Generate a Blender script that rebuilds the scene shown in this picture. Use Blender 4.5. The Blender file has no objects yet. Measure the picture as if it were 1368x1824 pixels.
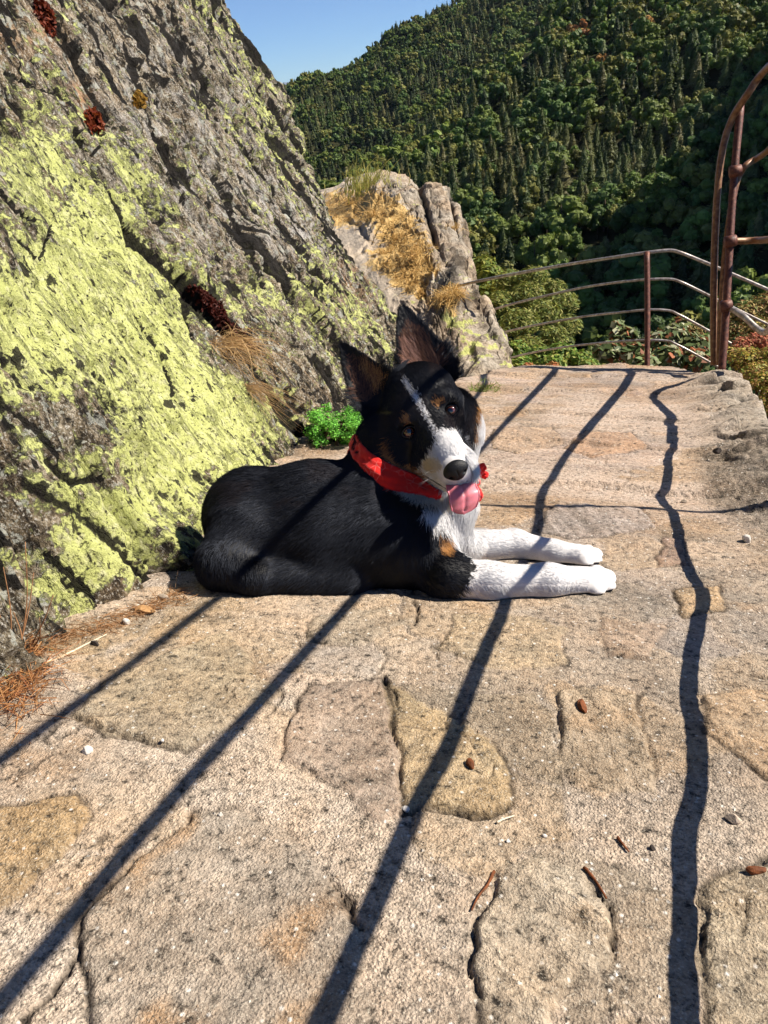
import bpy, math, random, numpy as np
from mathutils import Vector, Matrix
RAD = math.radians
scene = bpy.context.scene
COL = scene.collection

# ------------------------------------------------------------------ camera and frames
F, CX, CY, SC = 1370.0, 684.0, 912.0, 0.9        # focal length and centre of a 1368x1824 frame; metres per unit
pitch, roll = RAD(29.8), RAD(6.0)
Fw = np.array([0, math.cos(pitch), -math.sin(pitch)])
R0 = np.array([1.0, 0, 0]); U0 = np.array([0, math.sin(pitch), math.cos(pitch)])
CR = math.cos(roll) * R0 - math.sin(roll) * U0
CU = math.sin(roll) * R0 + math.cos(roll) * U0
CB = -Fw
CAM = np.array([0.0, 0.0, 0.6])
M3 = np.stack([CR, CU, CB], 1)                     # camera axes -> world

def P(px, py, d):
    """world point seen at (px,py), d units along the lens axis"""
    px, py, d = np.broadcast_arrays(np.asarray(px, float), np.asarray(py, float), np.asarray(d, float))
    v = np.stack([(px - CX) / F * d, -(py - CY) / F * d, -d], -1) * SC
    return v @ M3.T + CAM
def proj(w):
    c = (np.asarray(w) - CAM) @ M3 / SC
    d = np.maximum(-c[..., 2], 1e-6)
    return CX + c[..., 0] / d * F, CY - c[..., 1] / d * F, -c[..., 2]

H0 = 0.63
nC = np.array([-0.0285, 0.9496, 0.3120]); nC /= np.linalg.norm(nC)
N = M3 @ nC                                        # normal of the sloping path
EY = P(1140, 449, 1) - CAM; EY -= N * (EY @ N); EY /= np.linalg.norm(EY)
EX = np.cross(EY, N)
ORG = CAM - N * H0 * SC
L3 = np.stack([EX, EY, N], 1)
SUNC = np.array([0.650, 0.687, 0.325]); SUNC /= np.linalg.norm(SUNC)
SUN = M3 @ SUNC
GM = Matrix([[*L3[0], ORG[0]], [*L3[1], ORG[1]], [*L3[2], ORG[2]], [0, 0, 0, 1]])

def toL(w): return (np.asarray(w) - ORG) @ L3
def toW(l): return np.asarray(l) @ L3.T + ORG
def GL(px, py, z=0.0):
    """path-frame point where the ray through (px,py) meets height z (metres)"""
    r = P(px, py, 1.0) - CAM
    t = (z - (CAM - ORG) @ N) / (r @ N)
    return toL(CAM + r * np.asarray(t)[..., None])
def GW(px, py, z=0.0): return toW(GL(px, py, z))

# ------------------------------------------------------------------ noise
def _h(i, j, k, s):
    n = (i * 374761393 + j * 668265263 + k * 2147483647 + s * 1274126177) & 0xffffffff
    n = ((n ^ (n >> 13)) * 1274126177) & 0xffffffff
    n = ((n ^ (n >> 16)) * 2246822519) & 0xffffffff
    return (n ^ (n >> 15)).astype(np.float32) / 4294967295.0
def vn(x, y, z=None, s=0):
    """value noise -1..1"""
    x = np.asarray(x, float); y = np.asarray(y, float)
    z = np.zeros_like(x) if z is None else np.asarray(z, float)
    xi = np.floor(x); yi = np.floor(y); zi = np.floor(z)
    fx, fy, fz = x - xi, y - yi, z - zi
    fx = fx * fx * fx * (fx * (fx * 6 - 15) + 10); fy = fy * fy * fy * (fy * (fy * 6 - 15) + 10); fz = fz * fz * (3 - 2 * fz)
    a, b, c = xi.astype(np.int64), yi.astype(np.int64), zi.astype(np.int64)
    def q(i, j, k): return _h(a + i, b + j, c + k, s)
    flat = not fz.any()
    def pl(k):
        u = q(0, 0, k) * (1 - fx) + q(1, 0, k) * fx
        v = q(0, 1, k) * (1 - fx) + q(1, 1, k) * fx
        return u * (1 - fy) + v * fy
    r = pl(0) if flat else pl(0) * (1 - fz) + pl(1) * fz
    return r * 2 - 1
def fbm(x, y, z=None, s=0, o=4, g=0.5, l=2.03):
    t = 0; a = 1; n = 0
    x = np.asarray(x, float); y = np.asarray(y, float)
    for i in range(o):
        t = t + a * vn(x, y, z, s + i * 17); n += a
        a *= g; x = x * l + 3.7; y = y * l + 1.3
        if z is not None: z = z * l + 2.1
    return t / n
def vor2(u, v, s=0):
    """cells of broken rock: distance to the nearest joint, three randoms per cell, offset from the cell centre"""
    ui = np.floor(u).astype(np.int64); vi = np.floor(v).astype(np.int64); z = np.zeros_like(ui)
    f1 = np.full(u.shape, 9.0); f2 = f1.copy(); bu = np.zeros(u.shape); bv = np.zeros(u.shape); bi = np.zeros_like(ui); bj = np.zeros_like(vi)
    for i in (-1, 0, 1):
        for j in (-1, 0, 1):
            a, b = ui + i, vi + j
            du = a + _h(a, b, z, s) - u; dv = b + _h(a, b, z, s + 7) - v; d = du * du + dv * dv; m = d < f1
            f2 = np.where(m, f1, np.minimum(f2, d)); f1 = np.where(m, d, f1); bu = np.where(m, du, bu); bv = np.where(m, dv, bv); bi = np.where(m, a, bi); bj = np.where(m, b, bj)
    r = [_h(bi, bj, z, s + 11 + k) * 2 - 1 for k in range(3)]
    return np.sqrt(f2) - np.sqrt(f1), r, bu, bv
def facets(u, v, s, h, tilt, flip=None):
    e, r, bu, bv = vor2(u, v, s)
    return (h * r[0] + tilt * (bu * r[1] + bv * r[2])) * sstep(0, .10, e), e, r
def sstep(a, b, x):
    t = np.clip((x - a) / (b - a), 0, 1); return t * t * (3 - 2 * t)
def sdpoly(x, y, poly):
    """signed distance to a polygon, negative inside"""
    d = np.full(x.shape, 1e9); ins = np.zeros(x.shape, bool); n = len(poly)
    for i in range(n):
        ax, ay = poly[i]; bx, by = poly[(i + 1) % n]
        ex, ey = bx - ax, by - ay; wx, wy = x - ax, y - ay
        t = np.clip((wx * ex + wy * ey) / (ex * ex + ey * ey + 1e-12), 0, 1)
        d = np.minimum(d, (wx - ex * t) ** 2 + (wy - ey * t) ** 2)
        c = (ay > y) != (by > y)
        ins ^= c & (x < (bx - ax) * (y - ay) / (by - ay + 1e-12) + ax)
    d = np.sqrt(d); return np.where(ins, -d, d)
def sdline(x, y, pts):
    d = np.full(x.shape, 1e9)
    for (ax, ay), (bx, by) in zip(pts[:-1], pts[1:]):
        ex, ey = bx - ax, by - ay; wx, wy = x - ax, y - ay
        t = np.clip((wx * ex + wy * ey) / (ex * ex + ey * ey + 1e-12), 0, 1)
        d = np.minimum(d, np.hypot(wx - ex * t, wy - ey * t))
    return d

# ------------------------------------------------------------------ object helpers
def tag(o, label=None, cat=None, group=None, kind=None):
    if label: o['label'] = label
    if cat: o['category'] = cat
    if group: o['group'] = group
    if kind: o['kind'] = kind
    return o
def empty(name, loc, label=None, cat=None, group=None, kind=None):
    o = bpy.data.objects.new(name, None); COL.objects.link(o); o.location = Vector(loc)
    o.empty_display_size = 0.05
    return tag(o, label, cat, group, kind)
def link(name, me, mat=None, parent=None, mw=None):
    o = bpy.data.objects.new(name, me); COL.objects.link(o)
    if mat: me.materials.append(mat)
    if mw is not None: o.matrix_world = mw
    if parent:
        o.parent = parent
        o.matrix_parent_inverse = Matrix.Translation(parent.location).inverted()
    return o
def npmesh(name, V, Fc, attrs=None, smooth=True):
    """V (n,3), Fc (m,k) arrays; attrs {name: (n,) or (n,3)}"""
    me = bpy.data.meshes.new(name)
    V = np.ascontiguousarray(V, np.float32); Fc = np.ascontiguousarray(Fc, np.int32)
    m, k = Fc.shape
    me.vertices.add(len(V)); me.vertices.foreach_set('co', V.ravel())
    me.loops.add(m * k); me.loops.foreach_set('vertex_index', Fc.ravel())
    me.polygons.add(m)
    me.polygons.foreach_set('loop_start', np.arange(0, m * k, k, dtype=np.int32))
    me.polygons.foreach_set('loop_total', np.full(m, k, np.int32))
    me.polygons.foreach_set('use_smooth', np.full(m, smooth, bool))
    for an, av in (attrs or {}).items():
        av = np.asarray(av, np.float32)
        if av.ndim == 1:
            a = me.attributes.new(an, 'FLOAT', 'POINT'); a.data.foreach_set('value', av)
        else:
            a = me.attributes.new(an, 'FLOAT_COLOR', 'POINT')
            c = np.ones((len(av), 4), np.float32); c[:, :3] = av
            a.data.foreach_set('color', c.ravel())
    me.update(calc_edges=True); me.validate()
    return me
def gridfaces(nu, nv):
    i, j = np.meshgrid(np.arange(nu - 1), np.arange(nv - 1), indexing='ij')
    a = (i * nv + j).ravel()
    return np.stack([a, a + nv, a + nv + 1, a + 1], 1)
def normals_grid(X):
    du = np.gradient(X, axis=0); dv = np.gradient(X, axis=1)
    n = np.cross(du, dv); return n / (np.linalg.norm(n, axis=-1, keepdims=True) + 1e-12)
def join(parts):
    """[(V,F),...] -> V,F"""
    Vs, Fs, b = [], [], 0
    for V, Fc in parts:
        Vs.append(V); Fs.append(Fc + b); b += len(V)
    return np.concatenate(Vs), np.concatenate(Fs)
def tube(pts, rad, n=10, cap=True, wob=0.0, seed=0):
    """tube through world points with per-point radius -> V, F (quads)"""
    pts = np.asarray(pts, float); m = len(pts)
    rad = np.broadcast_to(np.asarray(rad, float), (m,))
    rg = np.random.default_rng(seed)
    t = np.gradient(pts, axis=0); t /= np.linalg.norm(t, axis=1, keepdims=True) + 1e-12
    ref = np.array([0, 0, 1.0]) if abs(t[0, 2]) < .9 else np.array([1.0, 0, 0])
    V = []
    for i in range(m):
        a = np.cross(t[i], ref); a /= np.linalg.norm(a) + 1e-12
        b = np.cross(t[i], a); ref = -np.cross(t[i], a) if False else ref
        an = np.arange(n) * 2 * np.pi / n
        rr = rad[i] * (1 + wob * rg.normal(size=n))
        V.append(pts[i] + rr[:, None] * (np.cos(an)[:, None] * a + np.sin(an)[:, None] * b))
    V = np.concatenate(V)
    i, j = np.meshgrid(np.arange(m - 1), np.arange(n), indexing='ij')
    Fc = np.stack([i * n + j, i * n + (j + 1) % n, (i + 1) * n + (j + 1) % n, (i + 1) * n + j], -1).reshape(-1, 4)
    if cap:
        V = np.concatenate([V, pts[:1], pts[-1:]])
        c0, c1 = m * n, m * n + 1
        j = np.arange(n)
        A = np.stack([j, np.full(n, c0), (j + 1) % n, (j + 1) % n], 1)
        B = np.stack([(m - 1) * n + j, (m - 1) * n + (j + 1) % n, np.full(n, c1), np.full(n, c1)], 1)
        # degenerate quads are avoided: fan built from pairs
        A = np.array([[2 * k % n, c0, (2 * k + 2) % n, (2 * k + 1) % n] for k in range(n // 2)])
        B = np.array([[(m - 1) * n + 2 * k % n, (m - 1) * n + (2 * k + 1) % n, (m - 1) * n + (2 * k + 2) % n, c1] for k in range(n // 2)])
        Fc = np.concatenate([Fc, A, B])
    return V, Fc
def spline(pts, n):
    pts = np.asarray(pts, float); m = len(pts)
    p = np.concatenate([[2 * pts[0] - pts[1]], pts, [2 * pts[-1] - pts[-2]]])
    t = np.linspace(0, m - 1, n); i = np.minimum(t.astype(int), m - 2); f = (t - i)[:, None]
    a, b, c, d = p[i], p[i + 1], p[i + 2], p[i + 3]
    return 0.5 * (2 * b + (c - a) * f + (2 * a - 5 * b + 4 * c - d) * f * f + (3 * b - a - 3 * c + d) * f ** 3)

# ------------------------------------------------------------------ node helpers
class NT:
    def __init__(s, name, disp=False):
        s.m = bpy.data.materials.new(name); s.m.use_nodes = True
        s.t = s.m.node_tree; s.n = s.t.nodes; s.l = s.t.links
        s.n.clear(); s.out = s.n.new('ShaderNodeOutputMaterial')
        s.b = s.n.new('ShaderNodeBsdfPrincipled'); s.l.new(s.b.outputs[0], s.out.inputs[0])
        s.tc = s.n.new('ShaderNodeTexCoord')
    def set(s, sock, v):
        if v is None: return
        if isinstance(v, bpy.types.NodeSocket): s.l.new(v, sock)
        elif isinstance(v, (tuple, list)) and len(v) == 3 and len(getattr(sock, 'default_value', (0,) * 3)) == 4: sock.default_value = (*v, 1)
        else: sock.default_value = v
    def obj(s, sx=1, sy=1, sz=1):
        mp = s.n.new('ShaderNodeMapping'); mp.inputs[3].default_value = (sx, sy, sz)
        s.l.new(s.tc.outputs['Object'], mp.inputs[0]); return mp.outputs[0]
    def noise(s, vec, scale, detail=4, rough=.55, dist=0, col=False):
        t = s.n.new('ShaderNodeTexNoise'); s.l.new(vec, t.inputs['Vector'])
        t.inputs['Scale'].default_value = scale; t.inputs['Detail'].default_value = detail
        t.inputs['Roughness'].default_value = rough; t.inputs['Distortion'].default_value = dist
        return t.outputs['Color' if col else 'Fac']
    def vor(s, vec, scale, feat='F1', out='Distance', rnd=1):
        t = s.n.new('ShaderNodeTexVoronoi'); t.feature = feat; s.l.new(vec, t.inputs['Vector'])
        t.inputs['Scale'].default_value = scale; t.inputs['Randomness'].default_value = rnd
        return t.outputs[out]
    def attr(s, name, out='Fac'):
        t = s.n.new('ShaderNodeAttribute'); t.attribute_name = name; return t.outputs[out]
    def ramp(s, fac, stops, mode='LINEAR'):
        t = s.n.new('ShaderNodeValToRGB'); e = t.color_ramp; e.interpolation = mode
        while len(e.elements) < len(stops): e.elements.new(0.5)
        for q, (p, c) in zip(e.elements, stops):
            q.position = p; q.color = (c, c, c, 1) if isinstance(c, (int, float)) else (*c, 1)
        s.l.new(fac, t.inputs[0]); return t.outputs[0]
    def math(s, op, a, b=None, c=None, clamp=False):
        t = s.n.new('ShaderNodeMath'); t.operation = op; t.use_clamp = clamp
        s.set(t.inputs[0], a); s.set(t.inputs[1], b)
        if c is not None: s.set(t.inputs[2], c)
        return t.outputs[0]
    def mix(s, fac, a, b, mode='MIX'):
        t = s.n.new('ShaderNodeMix'); t.data_type = 'RGBA'; t.blend_type = mode
        s.set(t.inputs[0], fac); s.set(t.inputs[6], a); s.set(t.inputs[7], b); return t.outputs[2]
    def bump(s, h, strength=.5, dist=.01, nrm=None):
        t = s.n.new('ShaderNodeBump'); t.inputs['Strength'].default_value = strength
        t.inputs['Distance'].default_value = dist; s.l.new(h, t.inputs['Height'])
        if nrm: s.l.new(nrm, t.inputs['Normal'])
        return t.outputs[0]
    def fin(s, col, rough=.8, nrm=None, spec=.3, **kw):
        s.set(s.b.inputs['Base Color'], col); s.set(s.b.inputs['Roughness'], rough)
        s.b.inputs['Specular IOR Level'].default_value = spec
        if nrm: s.l.new(nrm, s.b.inputs['Normal'])
        for k, v in kw.items(): s.set(s.b.inputs[k.replace('_', ' ')], v)
        return s.m
def simple(name, col, rough=.7, spec=.3, var=.25, scale=40, bump=0.0, **kw):
    t = NT(name); v = t.obj()
    n = t.noise(v, scale, 4)
    c = t.mix(1, t.ramp(n, [(.3, 1 - var), (.7, 1 + var)]), col, 'MULTIPLY') if var else col
    if var:
        # ramp colours clip at one, so the multiply is done around the mid tone
        c = t.mix(t.ramp(n, [(.35, 0.0), (.65, 1.0)]), tuple(x * (1 - var) for x in col), tuple(min(1, x * (1 + var)) for x in col))
    return t.fin(c, rough, t.bump(n, bump, .004) if bump else None, spec, **kw)
# ------------------------------------------------------------------ camera, world, sun
cam = bpy.data.cameras.new('camera'); co = bpy.data.objects.new('camera', cam); COL.objects.link(co)
cam.sensor_fit = 'VERTICAL'; cam.sensor_height = 36; cam.sensor_width = 27; cam.lens = F / 1824 * 36
cam.clip_start = .02; cam.clip_end = 60000
co.matrix_world = Matrix([[*M3[0], CAM[0]], [*M3[1], CAM[1]], [*M3[2], CAM[2]], [0, 0, 0, 1]])
scene.camera = co
w = bpy.data.worlds.new('World'); scene.world = w; w.use_nodes = True
wn = w.node_tree.nodes; wl = w.node_tree.links
bg = wn['Background']; sky = wn.new('ShaderNodeTexSky'); sky.sky_type = 'NISHITA'; sky.sun_disc = False
el = math.asin(SUN[2]); az = math.atan2(SUN[0], SUN[1])
sky.sun_elevation = el; sky.sun_rotation = az; sky.altitude = 2500; sky.air_density = .8; sky.dust_density = 0; sky.ozone_density = 4.0
bg.inputs[1].default_value = .05
wb = wn.new('ShaderNodeMix'); wb.data_type = 'RGBA'; wb.blend_type = 'MULTIPLY'; wb.inputs[0].default_value = 1; wb.inputs[7].default_value = (.76, 1.0, 1.28, 1)
wl.new(sky.outputs[0], wb.inputs[6]); wl.new(wb.outputs[2], bg.inputs[0])
sl = bpy.data.lights.new('sun', 'SUN'); so = bpy.data.objects.new('sun', sl); COL.objects.link(so)
sl.energy = 5.0; sl.angle = RAD(.4); sl.color = (1, .925, .81)
so.rotation_euler = Vector(SUN).to_track_quat('Z', 'Y').to_euler(); so.location = (20, -5, 30)
scene.view_settings.view_transform = 'Standard'; scene.view_settings.look = 'None'
scene.view_settings.exposure = .93; scene.view_settings.gamma = 1
scene.cycles.max_bounces = 5; scene.cycles.diffuse_bounces = 1; scene.cycles.glossy_bounces = 2
scene.cycles.transparent_max_bounces = 8; scene.cycles.use_adaptive_sampling = True; scene.cycles.adaptive_threshold = .02
scene.cycles.use_denoising = True

# ------------------------------------------------------------------ terrace of bedrock, flagstones and sandy mortar
def plyL(pts, z=0): return [tuple(GL(x, y, z)[:2]) for x, y in pts]
STONES = [  # outline in the photograph, colour, grain (0 sandy, 1 smooth), height
 ([(530,1250),(560,1228),(600,1220),(690,1207),(708,1250),(712,1340),(715,1400),(722,1450),(690,1475),(640,1460),(620,1420),(560,1385),(505,1360),(515,1310)], (.33,.25,.19), 1, .004),
 ([(690,1210),(760,1250),(830,1290),(880,1330),(920,1400),(925,1440),(880,1465),(820,1450),(760,1440),(726,1452),(716,1340)], (.43,.32,.18), .75, .003),
 ([(1000,1230),(1030,1215),(1140,1235),(1150,1290),(1165,1415),(1090,1420),(1010,1395),(965,1370),(990,1300)], (.42,.33,.23), .6, .005),
 ([(880,1560),(960,1530),(1040,1550),(1085,1610),(1080,1680),(1020,1770),(990,1860),(850,1860),(830,1740),(825,1650)], (.47,.39,.29), .7, .007),
 ([(270,1180),(400,1130),(430,1160),(500,1240),(400,1300),(330,1345),(280,1335),(180,1320),(130,1285),(200,1210)], (.42,.34,.23), .65, .006),
 ([(340,1450),(420,1445),(500,1490),(560,1560),(640,1660),(690,1880),(140,1900),(140,1700),(160,1640),(240,1540)], (.37,.31,.245), .45, .005),
 ([(-120,1420),(0,1440),(130,1430),(140,1470),(110,1530),(60,1600),(0,1640),(-120,1700)], (.40,.27,.13), .5, .004),
 ([(1250,1240),(1368,1230),(1480,1260),(1480,1420),(1370,1390),(1270,1320)], (.44,.31,.19), .8, .006),
 ([(1255,1575),(1368,1520),(1500,1560),(1500,1900),(1250,1900),(1235,1700)], (.43,.35,.24), .6, .006),
 ([(1175,955),(1215,960),(1228,1000),(1165,1005)], (.30,.20,.15), .9, .003),
 ([(1190,1045),(1290,1035),(1282,1082),(1205,1092)], (.45,.31,.17), .8, .004),
 ([(985,897),(1150,905),(1165,938),(1020,962),(950,945)], (.33,.28,.25), .95, .003),
 ([(1062,1095),(1180,1112),(1160,1172),(1080,1160)], (.36,.27,.20), .8, .003),
 ([(800,1100),(900,1090),(1000,1120),(1010,1180),(880,1190),(790,1160)], (.47,.36,.23), .5, .003),
 ([(560,1100),(700,1080),(740,1110),(640,1150),(560,1140)], (.44,.37,.28), .6, .003),
 ([(1040,770),(1130,772),(1150,800),(1060,815),(1000,800)], (.50,.31,.19), .8, .002),
 ([(880,770),(980,760),(1000,790),(930,815),(870,800)], (.48,.34,.23), .8, .002),
]
LINES = [  # cracks and joints
 [(20,1840),(140,1700),(150,1640),(240,1545),(340,1450),(450,1440),(560,1555),(640,1660)],
 [(722,1450),(800,1448),(880,1465),(915,1440)], [(745,1070),(735,1120)], [(780,1150),(790,1180)],
 [(975,1250),(1030,1220),(1150,1235)], [(1285,1215),(1368,1235)], [(690,1205),(712,1240),(716,1280),(735,1290)],
 [(1125,1220),(1145,1270),(1138,1310)], [(1040,1545),(1080,1600),(1085,1680)], [(880,1555),(835,1640),(828,1720),(850,1800)],
 [(1190,1135),(1225,1165),(1300,1190),(1368,1200)], [(200,1235),(205,1262)], [(140,1290),(250,1335),(300,1345),(350,1360)],
 [(560,1380),(640,1465),(700,1480)], [(470,1290),(500,1240),(440,1170)], [(1250,1760),(1240,1690),(1262,1580),(1368,1520)],
 [(1000,1150),(1012,1180)], [(920,1455),(905,1500)], [(1320,990),(1368,1005)], [(1180,830),(1368,815)],
]
CURB = plyL([(1196,668),(1240,655),(1300,640),(1345,660),(1420,700),(1600,860),(1900,1050),(1500,1010),(1330,905),(1255,850),(1225,760)], .03)
PEB = plyL([(1225,800),(1290,790),(1400,800),(1700,980),(1500,1010),(1368,960),(1290,930),(1235,880)], .0)
GRIT = plyL([(1260,900),(1368,905),(1600,1000),(1560,1120),(1368,1000),(1290,950)], .0)
TERR = [(-6.0,-3.0)] + [tuple(GL(*p)[:2]) for p in [(560,725),(860,668),(925,653),(1000,655),(1080,651),(1200,655)]] + [tuple(GL(x, y, z)[:2]) for x, y, z in [(1245,652,.05),(1320,643,.07),(1350,700,.07),(1385,770,.06),(1480,880,.05),(1700,1080,.04)]]
e1 = np.array(TERR[-1]); e0 = np.array(TERR[-2]); TERR += [tuple(e1 + (e1 - e0) * 1.0 - np.array([0, 0.1])), (1.9, -3.0)]
SP = [(plyL(p), c, g, h) for p, c, g, h in STONES]; LP = [plyL(p) for p in LINES]
def ground_h(x, y, full=False):
    x = np.asarray(x, float); y = np.asarray(y, float)
    wx = x + .022 * fbm(x * 11, y * 11, s=3, o=6, g=.58); wy = y + .022 * fbm(x * 11, y * 11, s=9, o=6, g=.58)
    h = .012 * fbm(x * 1.1, y * 1.1, s=21, o=3) + .004 * fbm(x * 7, y * 7, s=31, o=4)
    # natural ledges crossing the path further on
    led = y * 2.1 + .55 * fbm(x * .9, y * .5, s=41, o=4) + .16 * x
    fr = led - np.floor(led)
    h = h + sstep(1.4, 1.9, y) * .013 * (sstep(0, .04, fr) - fr)
    far = sstep(1.3, 1.9, y)
    h = h + far * .007 * fbm(x * 3, y * 14, s=51, o=5, g=.6)
    shape = x.shape
    colr = np.zeros(shape + (3,)); grain = np.zeros(shape); crack = np.zeros(shape)
    v = fbm(x * 2.2, y * 2.2, s=61, o=3)[..., None]
    colr[:] = np.array([.585, .48, .375]); colr *= 1 + .30 * v
    bed = np.array([.57, .45, .36]) * (1 + .18 * fbm(x * 2, y * 9, s=71, o=4)[..., None])
    pk = sstep(.1, .5, fbm(x * 1.6, y * 4, s=81, o=3))[..., None]
    bed = bed * (1 - pk) + np.array([.50, .36, .255]) * pk
    colr = colr * (1 - far[..., None]) + bed * far[..., None]
    grain += far * .55
    mort = np.ones(shape)
    for fq, sd, stt in ((2.6, 1, 1.0), (6.5, 2, 1.0)):
        uu = x * fq + .30 * fbm(x * 4, y * 4, s=991 + sd, o=4) + .1 * vn(x * 30, y * 30, s=3); vv = y * fq * stt + .30 * fbm(x * 4, y * 4, s=995 + sd, o=4) + .1 * vn(x * 30, y * 30, s=4)
        fd, e_, r_ = facets(uu, vv, 1001 + sd, .003 / sd, .007 / sd)
        on = sstep(-.05, .15, fbm(x * 1.7 + sd, y * 1.7, s=1011 + sd, o=2) + .25 * r_[1]) * (1 if sd == 1 else .8)
        ins = on * sstep(.0, .10, e_); h = h + fd * on * .8
        st = fbm(x * 10 + y * 6 * r_[2], y * 22 * (1 + .5 * r_[0]) - x * 8 * r_[2], s=1021 + sd, o=5, g=.6)
        h = h + ins * .0035 * st
        tn = np.stack([1 + .22 * r_[0] + .50 * st, 1 + .18 * r_[0] - .05 * r_[1] + .47 * st, 1 + .14 * r_[0] - .18 * r_[1] + .42 * st], -1)
        colr = colr * (1 - ins[..., None]) + colr * tn * np.array([.80, .775, .75]) * ins[..., None]
        op = on * sstep(.0, .45, fbm(x * 5, y * 5, s=1031 + sd, o=2)); g_ = sstep(.022, .004, e_) * op
        h = h - .004 * g_; crack = np.maximum(crack, g_ * .85); grain = np.maximum(grain, ins * .6)
    rust = (sstep(.34, .65, fbm(x * 4.5, y * 4.5, s=1041, o=6, g=.6)) * .45)[..., None]; colr = colr * (1 - rust) + np.array([.52, .31, .15]) * rust
    dkp = (sstep(.25, .6, fbm(x * 2.7, y * 5, s=1051, o=5)) * .4)[..., None]; colr = colr * (1 - dkp) + np.array([.27, .21, .17]) * dkp
    for k, (poly, c, g, hh) in enumerate(SP):
        pa = np.array(poly); lo = pa.min(0) - .06; hi = pa.max(0) + .06
        m = (x > lo[0]) & (x < hi[0]) & (y > lo[1]) & (y < hi[1])
        if not m.any(): continue
        d = sdpoly(wx[m], wy[m], poly)
        ins = sstep(.003, -.003, d)
        xx, yy = x[m], y[m]
        h[m] += hh * sstep(.003, -.010, d) * .75 - .0035 * np.exp(-(d / .0028) ** 2) * sstep(-.55, .15, fbm(xx * 8, yy * 8, s=200 + k, o=2))
        an = .5 + k * .7; st = fbm((xx * math.cos(an) + yy * math.sin(an)) * 7, (-xx * math.sin(an) + yy * math.cos(an)) * 45, s=90 + k, o=6, g=.62)
        h[m] += ins * (.010 if g in (.6, .7) else .003) * st * g
        cc = np.array(c) * (1.04 + .45 * fbm(xx * 14, yy * 14, s=100 + k, o=6, g=.62)[:, None] + .75 * (st * g)[:, None])
        rust = (sstep(.26, .6, fbm(xx * 9, yy * 9, s=140 + k, o=4)) * (.75 if k in (6, 7, 10, 5, 1, 3) else .25))[:, None]
        cc = cc * (1 - rust) + np.array([.48, .27, .11]) * rust
        i3 = (ins * .8)[:, None]
        colr[m] = colr[m] * (1 - i3) + np.clip(cc, .02, .9) * i3
        grain[m] = grain[m] * (1 - ins) + g * ins
        crack[m] = np.maximum(crack[m], np.exp(-(d / .0030) ** 2) * sstep(-.3, .3, fbm(xx * 7, yy * 7, s=200 + k, o=2)) * .9)
    for k, ln in enumerate(LP):
        pa = np.array(ln); lo = pa.min(0) - .03; hi = pa.max(0) + .03
        m = (x > lo[0]) & (x < hi[0]) & (y > lo[1]) & (y < hi[1])
        if not m.any(): continue
        d = sdline(wx[m] + .004 * fbm(x[m] * 50, y[m] * 50, s=5), wy[m] + .004 * fbm(x[m] * 50, y[m] * 50, s=6), ln)
        q = sstep(-.35, .5, fbm(x[m] * 10, y[m] * 10, s=300 + k, o=2)); wd = .0007 + .0016 * q + .0012 * np.clip(fbm(x[m] * 40, y[m] * 40, s=310 + k, o=2), 0, 1)
        h[m] -= .006 * np.exp(-(d / wd) ** 2) * q; crack[m] = np.maximum(crack[m], np.exp(-(d / wd) ** 2) * q)
    # raised rock kerb at the outer edge
    dc = sdpoly(wx, wy, CURB); up = sstep(.03, -.22, dc)
    kq = y * 9 + 1.2 * fbm(x * 1.5, y * 2, s=403, o=4); kf = kq - np.floor(kq)
    h += up * (.035 + .03 * fbm(x * 3, y * 7, s=401, o=5) + .014 * (kf ** 2 - .5) + .010 * fbm(x * 8, y * 30, s=402, o=4))
    fk, ek, rk = facets(x * 3.2 + .25 * fbm(x * 4, y * 4, s=1061, o=4), y * 6.5 + .25 * fbm(x * 4, y * 4, s=1063, o=4), 1065, .03, .08)
    h += up * fk; crack = np.maximum(crack, up * sstep(.05, 0, ek) * .9)
    crack = np.maximum(crack, up * sstep(.12, 0, kf) * sstep(-.2, .3, fbm(x * 5, y * 9, s=404, o=2)))
    u3 = up[..., None] * .85
    colr = colr * (1 - u3) + (np.array([.40, .35, .28]) * (1 + .35 * fbm(x * 5, y * 22, s=411, o=4)[..., None])) * u3
    dp = sdpoly(wx, wy, PEB); pp = sstep(.02, -.06, dp)
    peb = fbm(x * 45, y * 45, s=421, o=3)
    h += pp * .010 * np.abs(peb); p3 = (pp * .75)[..., None]
    colr = colr * (1 - p3) + (np.array([.25, .205, .16]) * (1 + .8 * peb[..., None])) * p3
    grain = grain * (1 - pp)
    # outer bank
    dt = sdpoly(wx, wy, TERR); off = np.maximum(dt, 0)
    h = h - np.minimum(off * 2.2, 1.6) * (1 + .25 * fbm(x * 4, y * 4, s=431, o=3)) - sstep(0, .03, off) * .03
    o3 = sstep(.0, .12, off)[..., None]
    colr = colr * (1 - o3) + np.array([.13, .10, .05]) * o3 * (1 + .5 * fbm(x * 14, y * 14, s=441, o=3)[..., None])
    if full: return h, np.clip(colr, .01, .9), grain, crack
    return h
def build_ground():
    nr, nc = 960, 900
    t = np.linspace(0, 1, nr); y = -.30 + 6.85 * (np.exp(2.6 * t) - 1) / (math.exp(2.6) - 1)
    s = np.linspace(-1, 1, nc)
    yy = np.repeat(y[:, None], nc, 1); xx = s[None, :] * (.62 + .50 * yy) + (-.1 * yy - .14)
    h, c, g, k = ground_h(xx, yy, True)
    V = np.stack([xx, yy, h], -1).reshape(-1, 3)
    me = npmesh('terrace', V, gridfaces(nr, nc)[:, ::-1], {'tint': c.reshape(-1, 3), 'grain': g.ravel(), 'crack': k.ravel()})
    return link('terrace_path', me, M_ground, mw=GM)
t = NT('bedrock and sandy mortar'); v = t.obj()
tint = t.attr('tint', 'Color'); gr = t.attr('grain'); cr = t.attr('crack')
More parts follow.
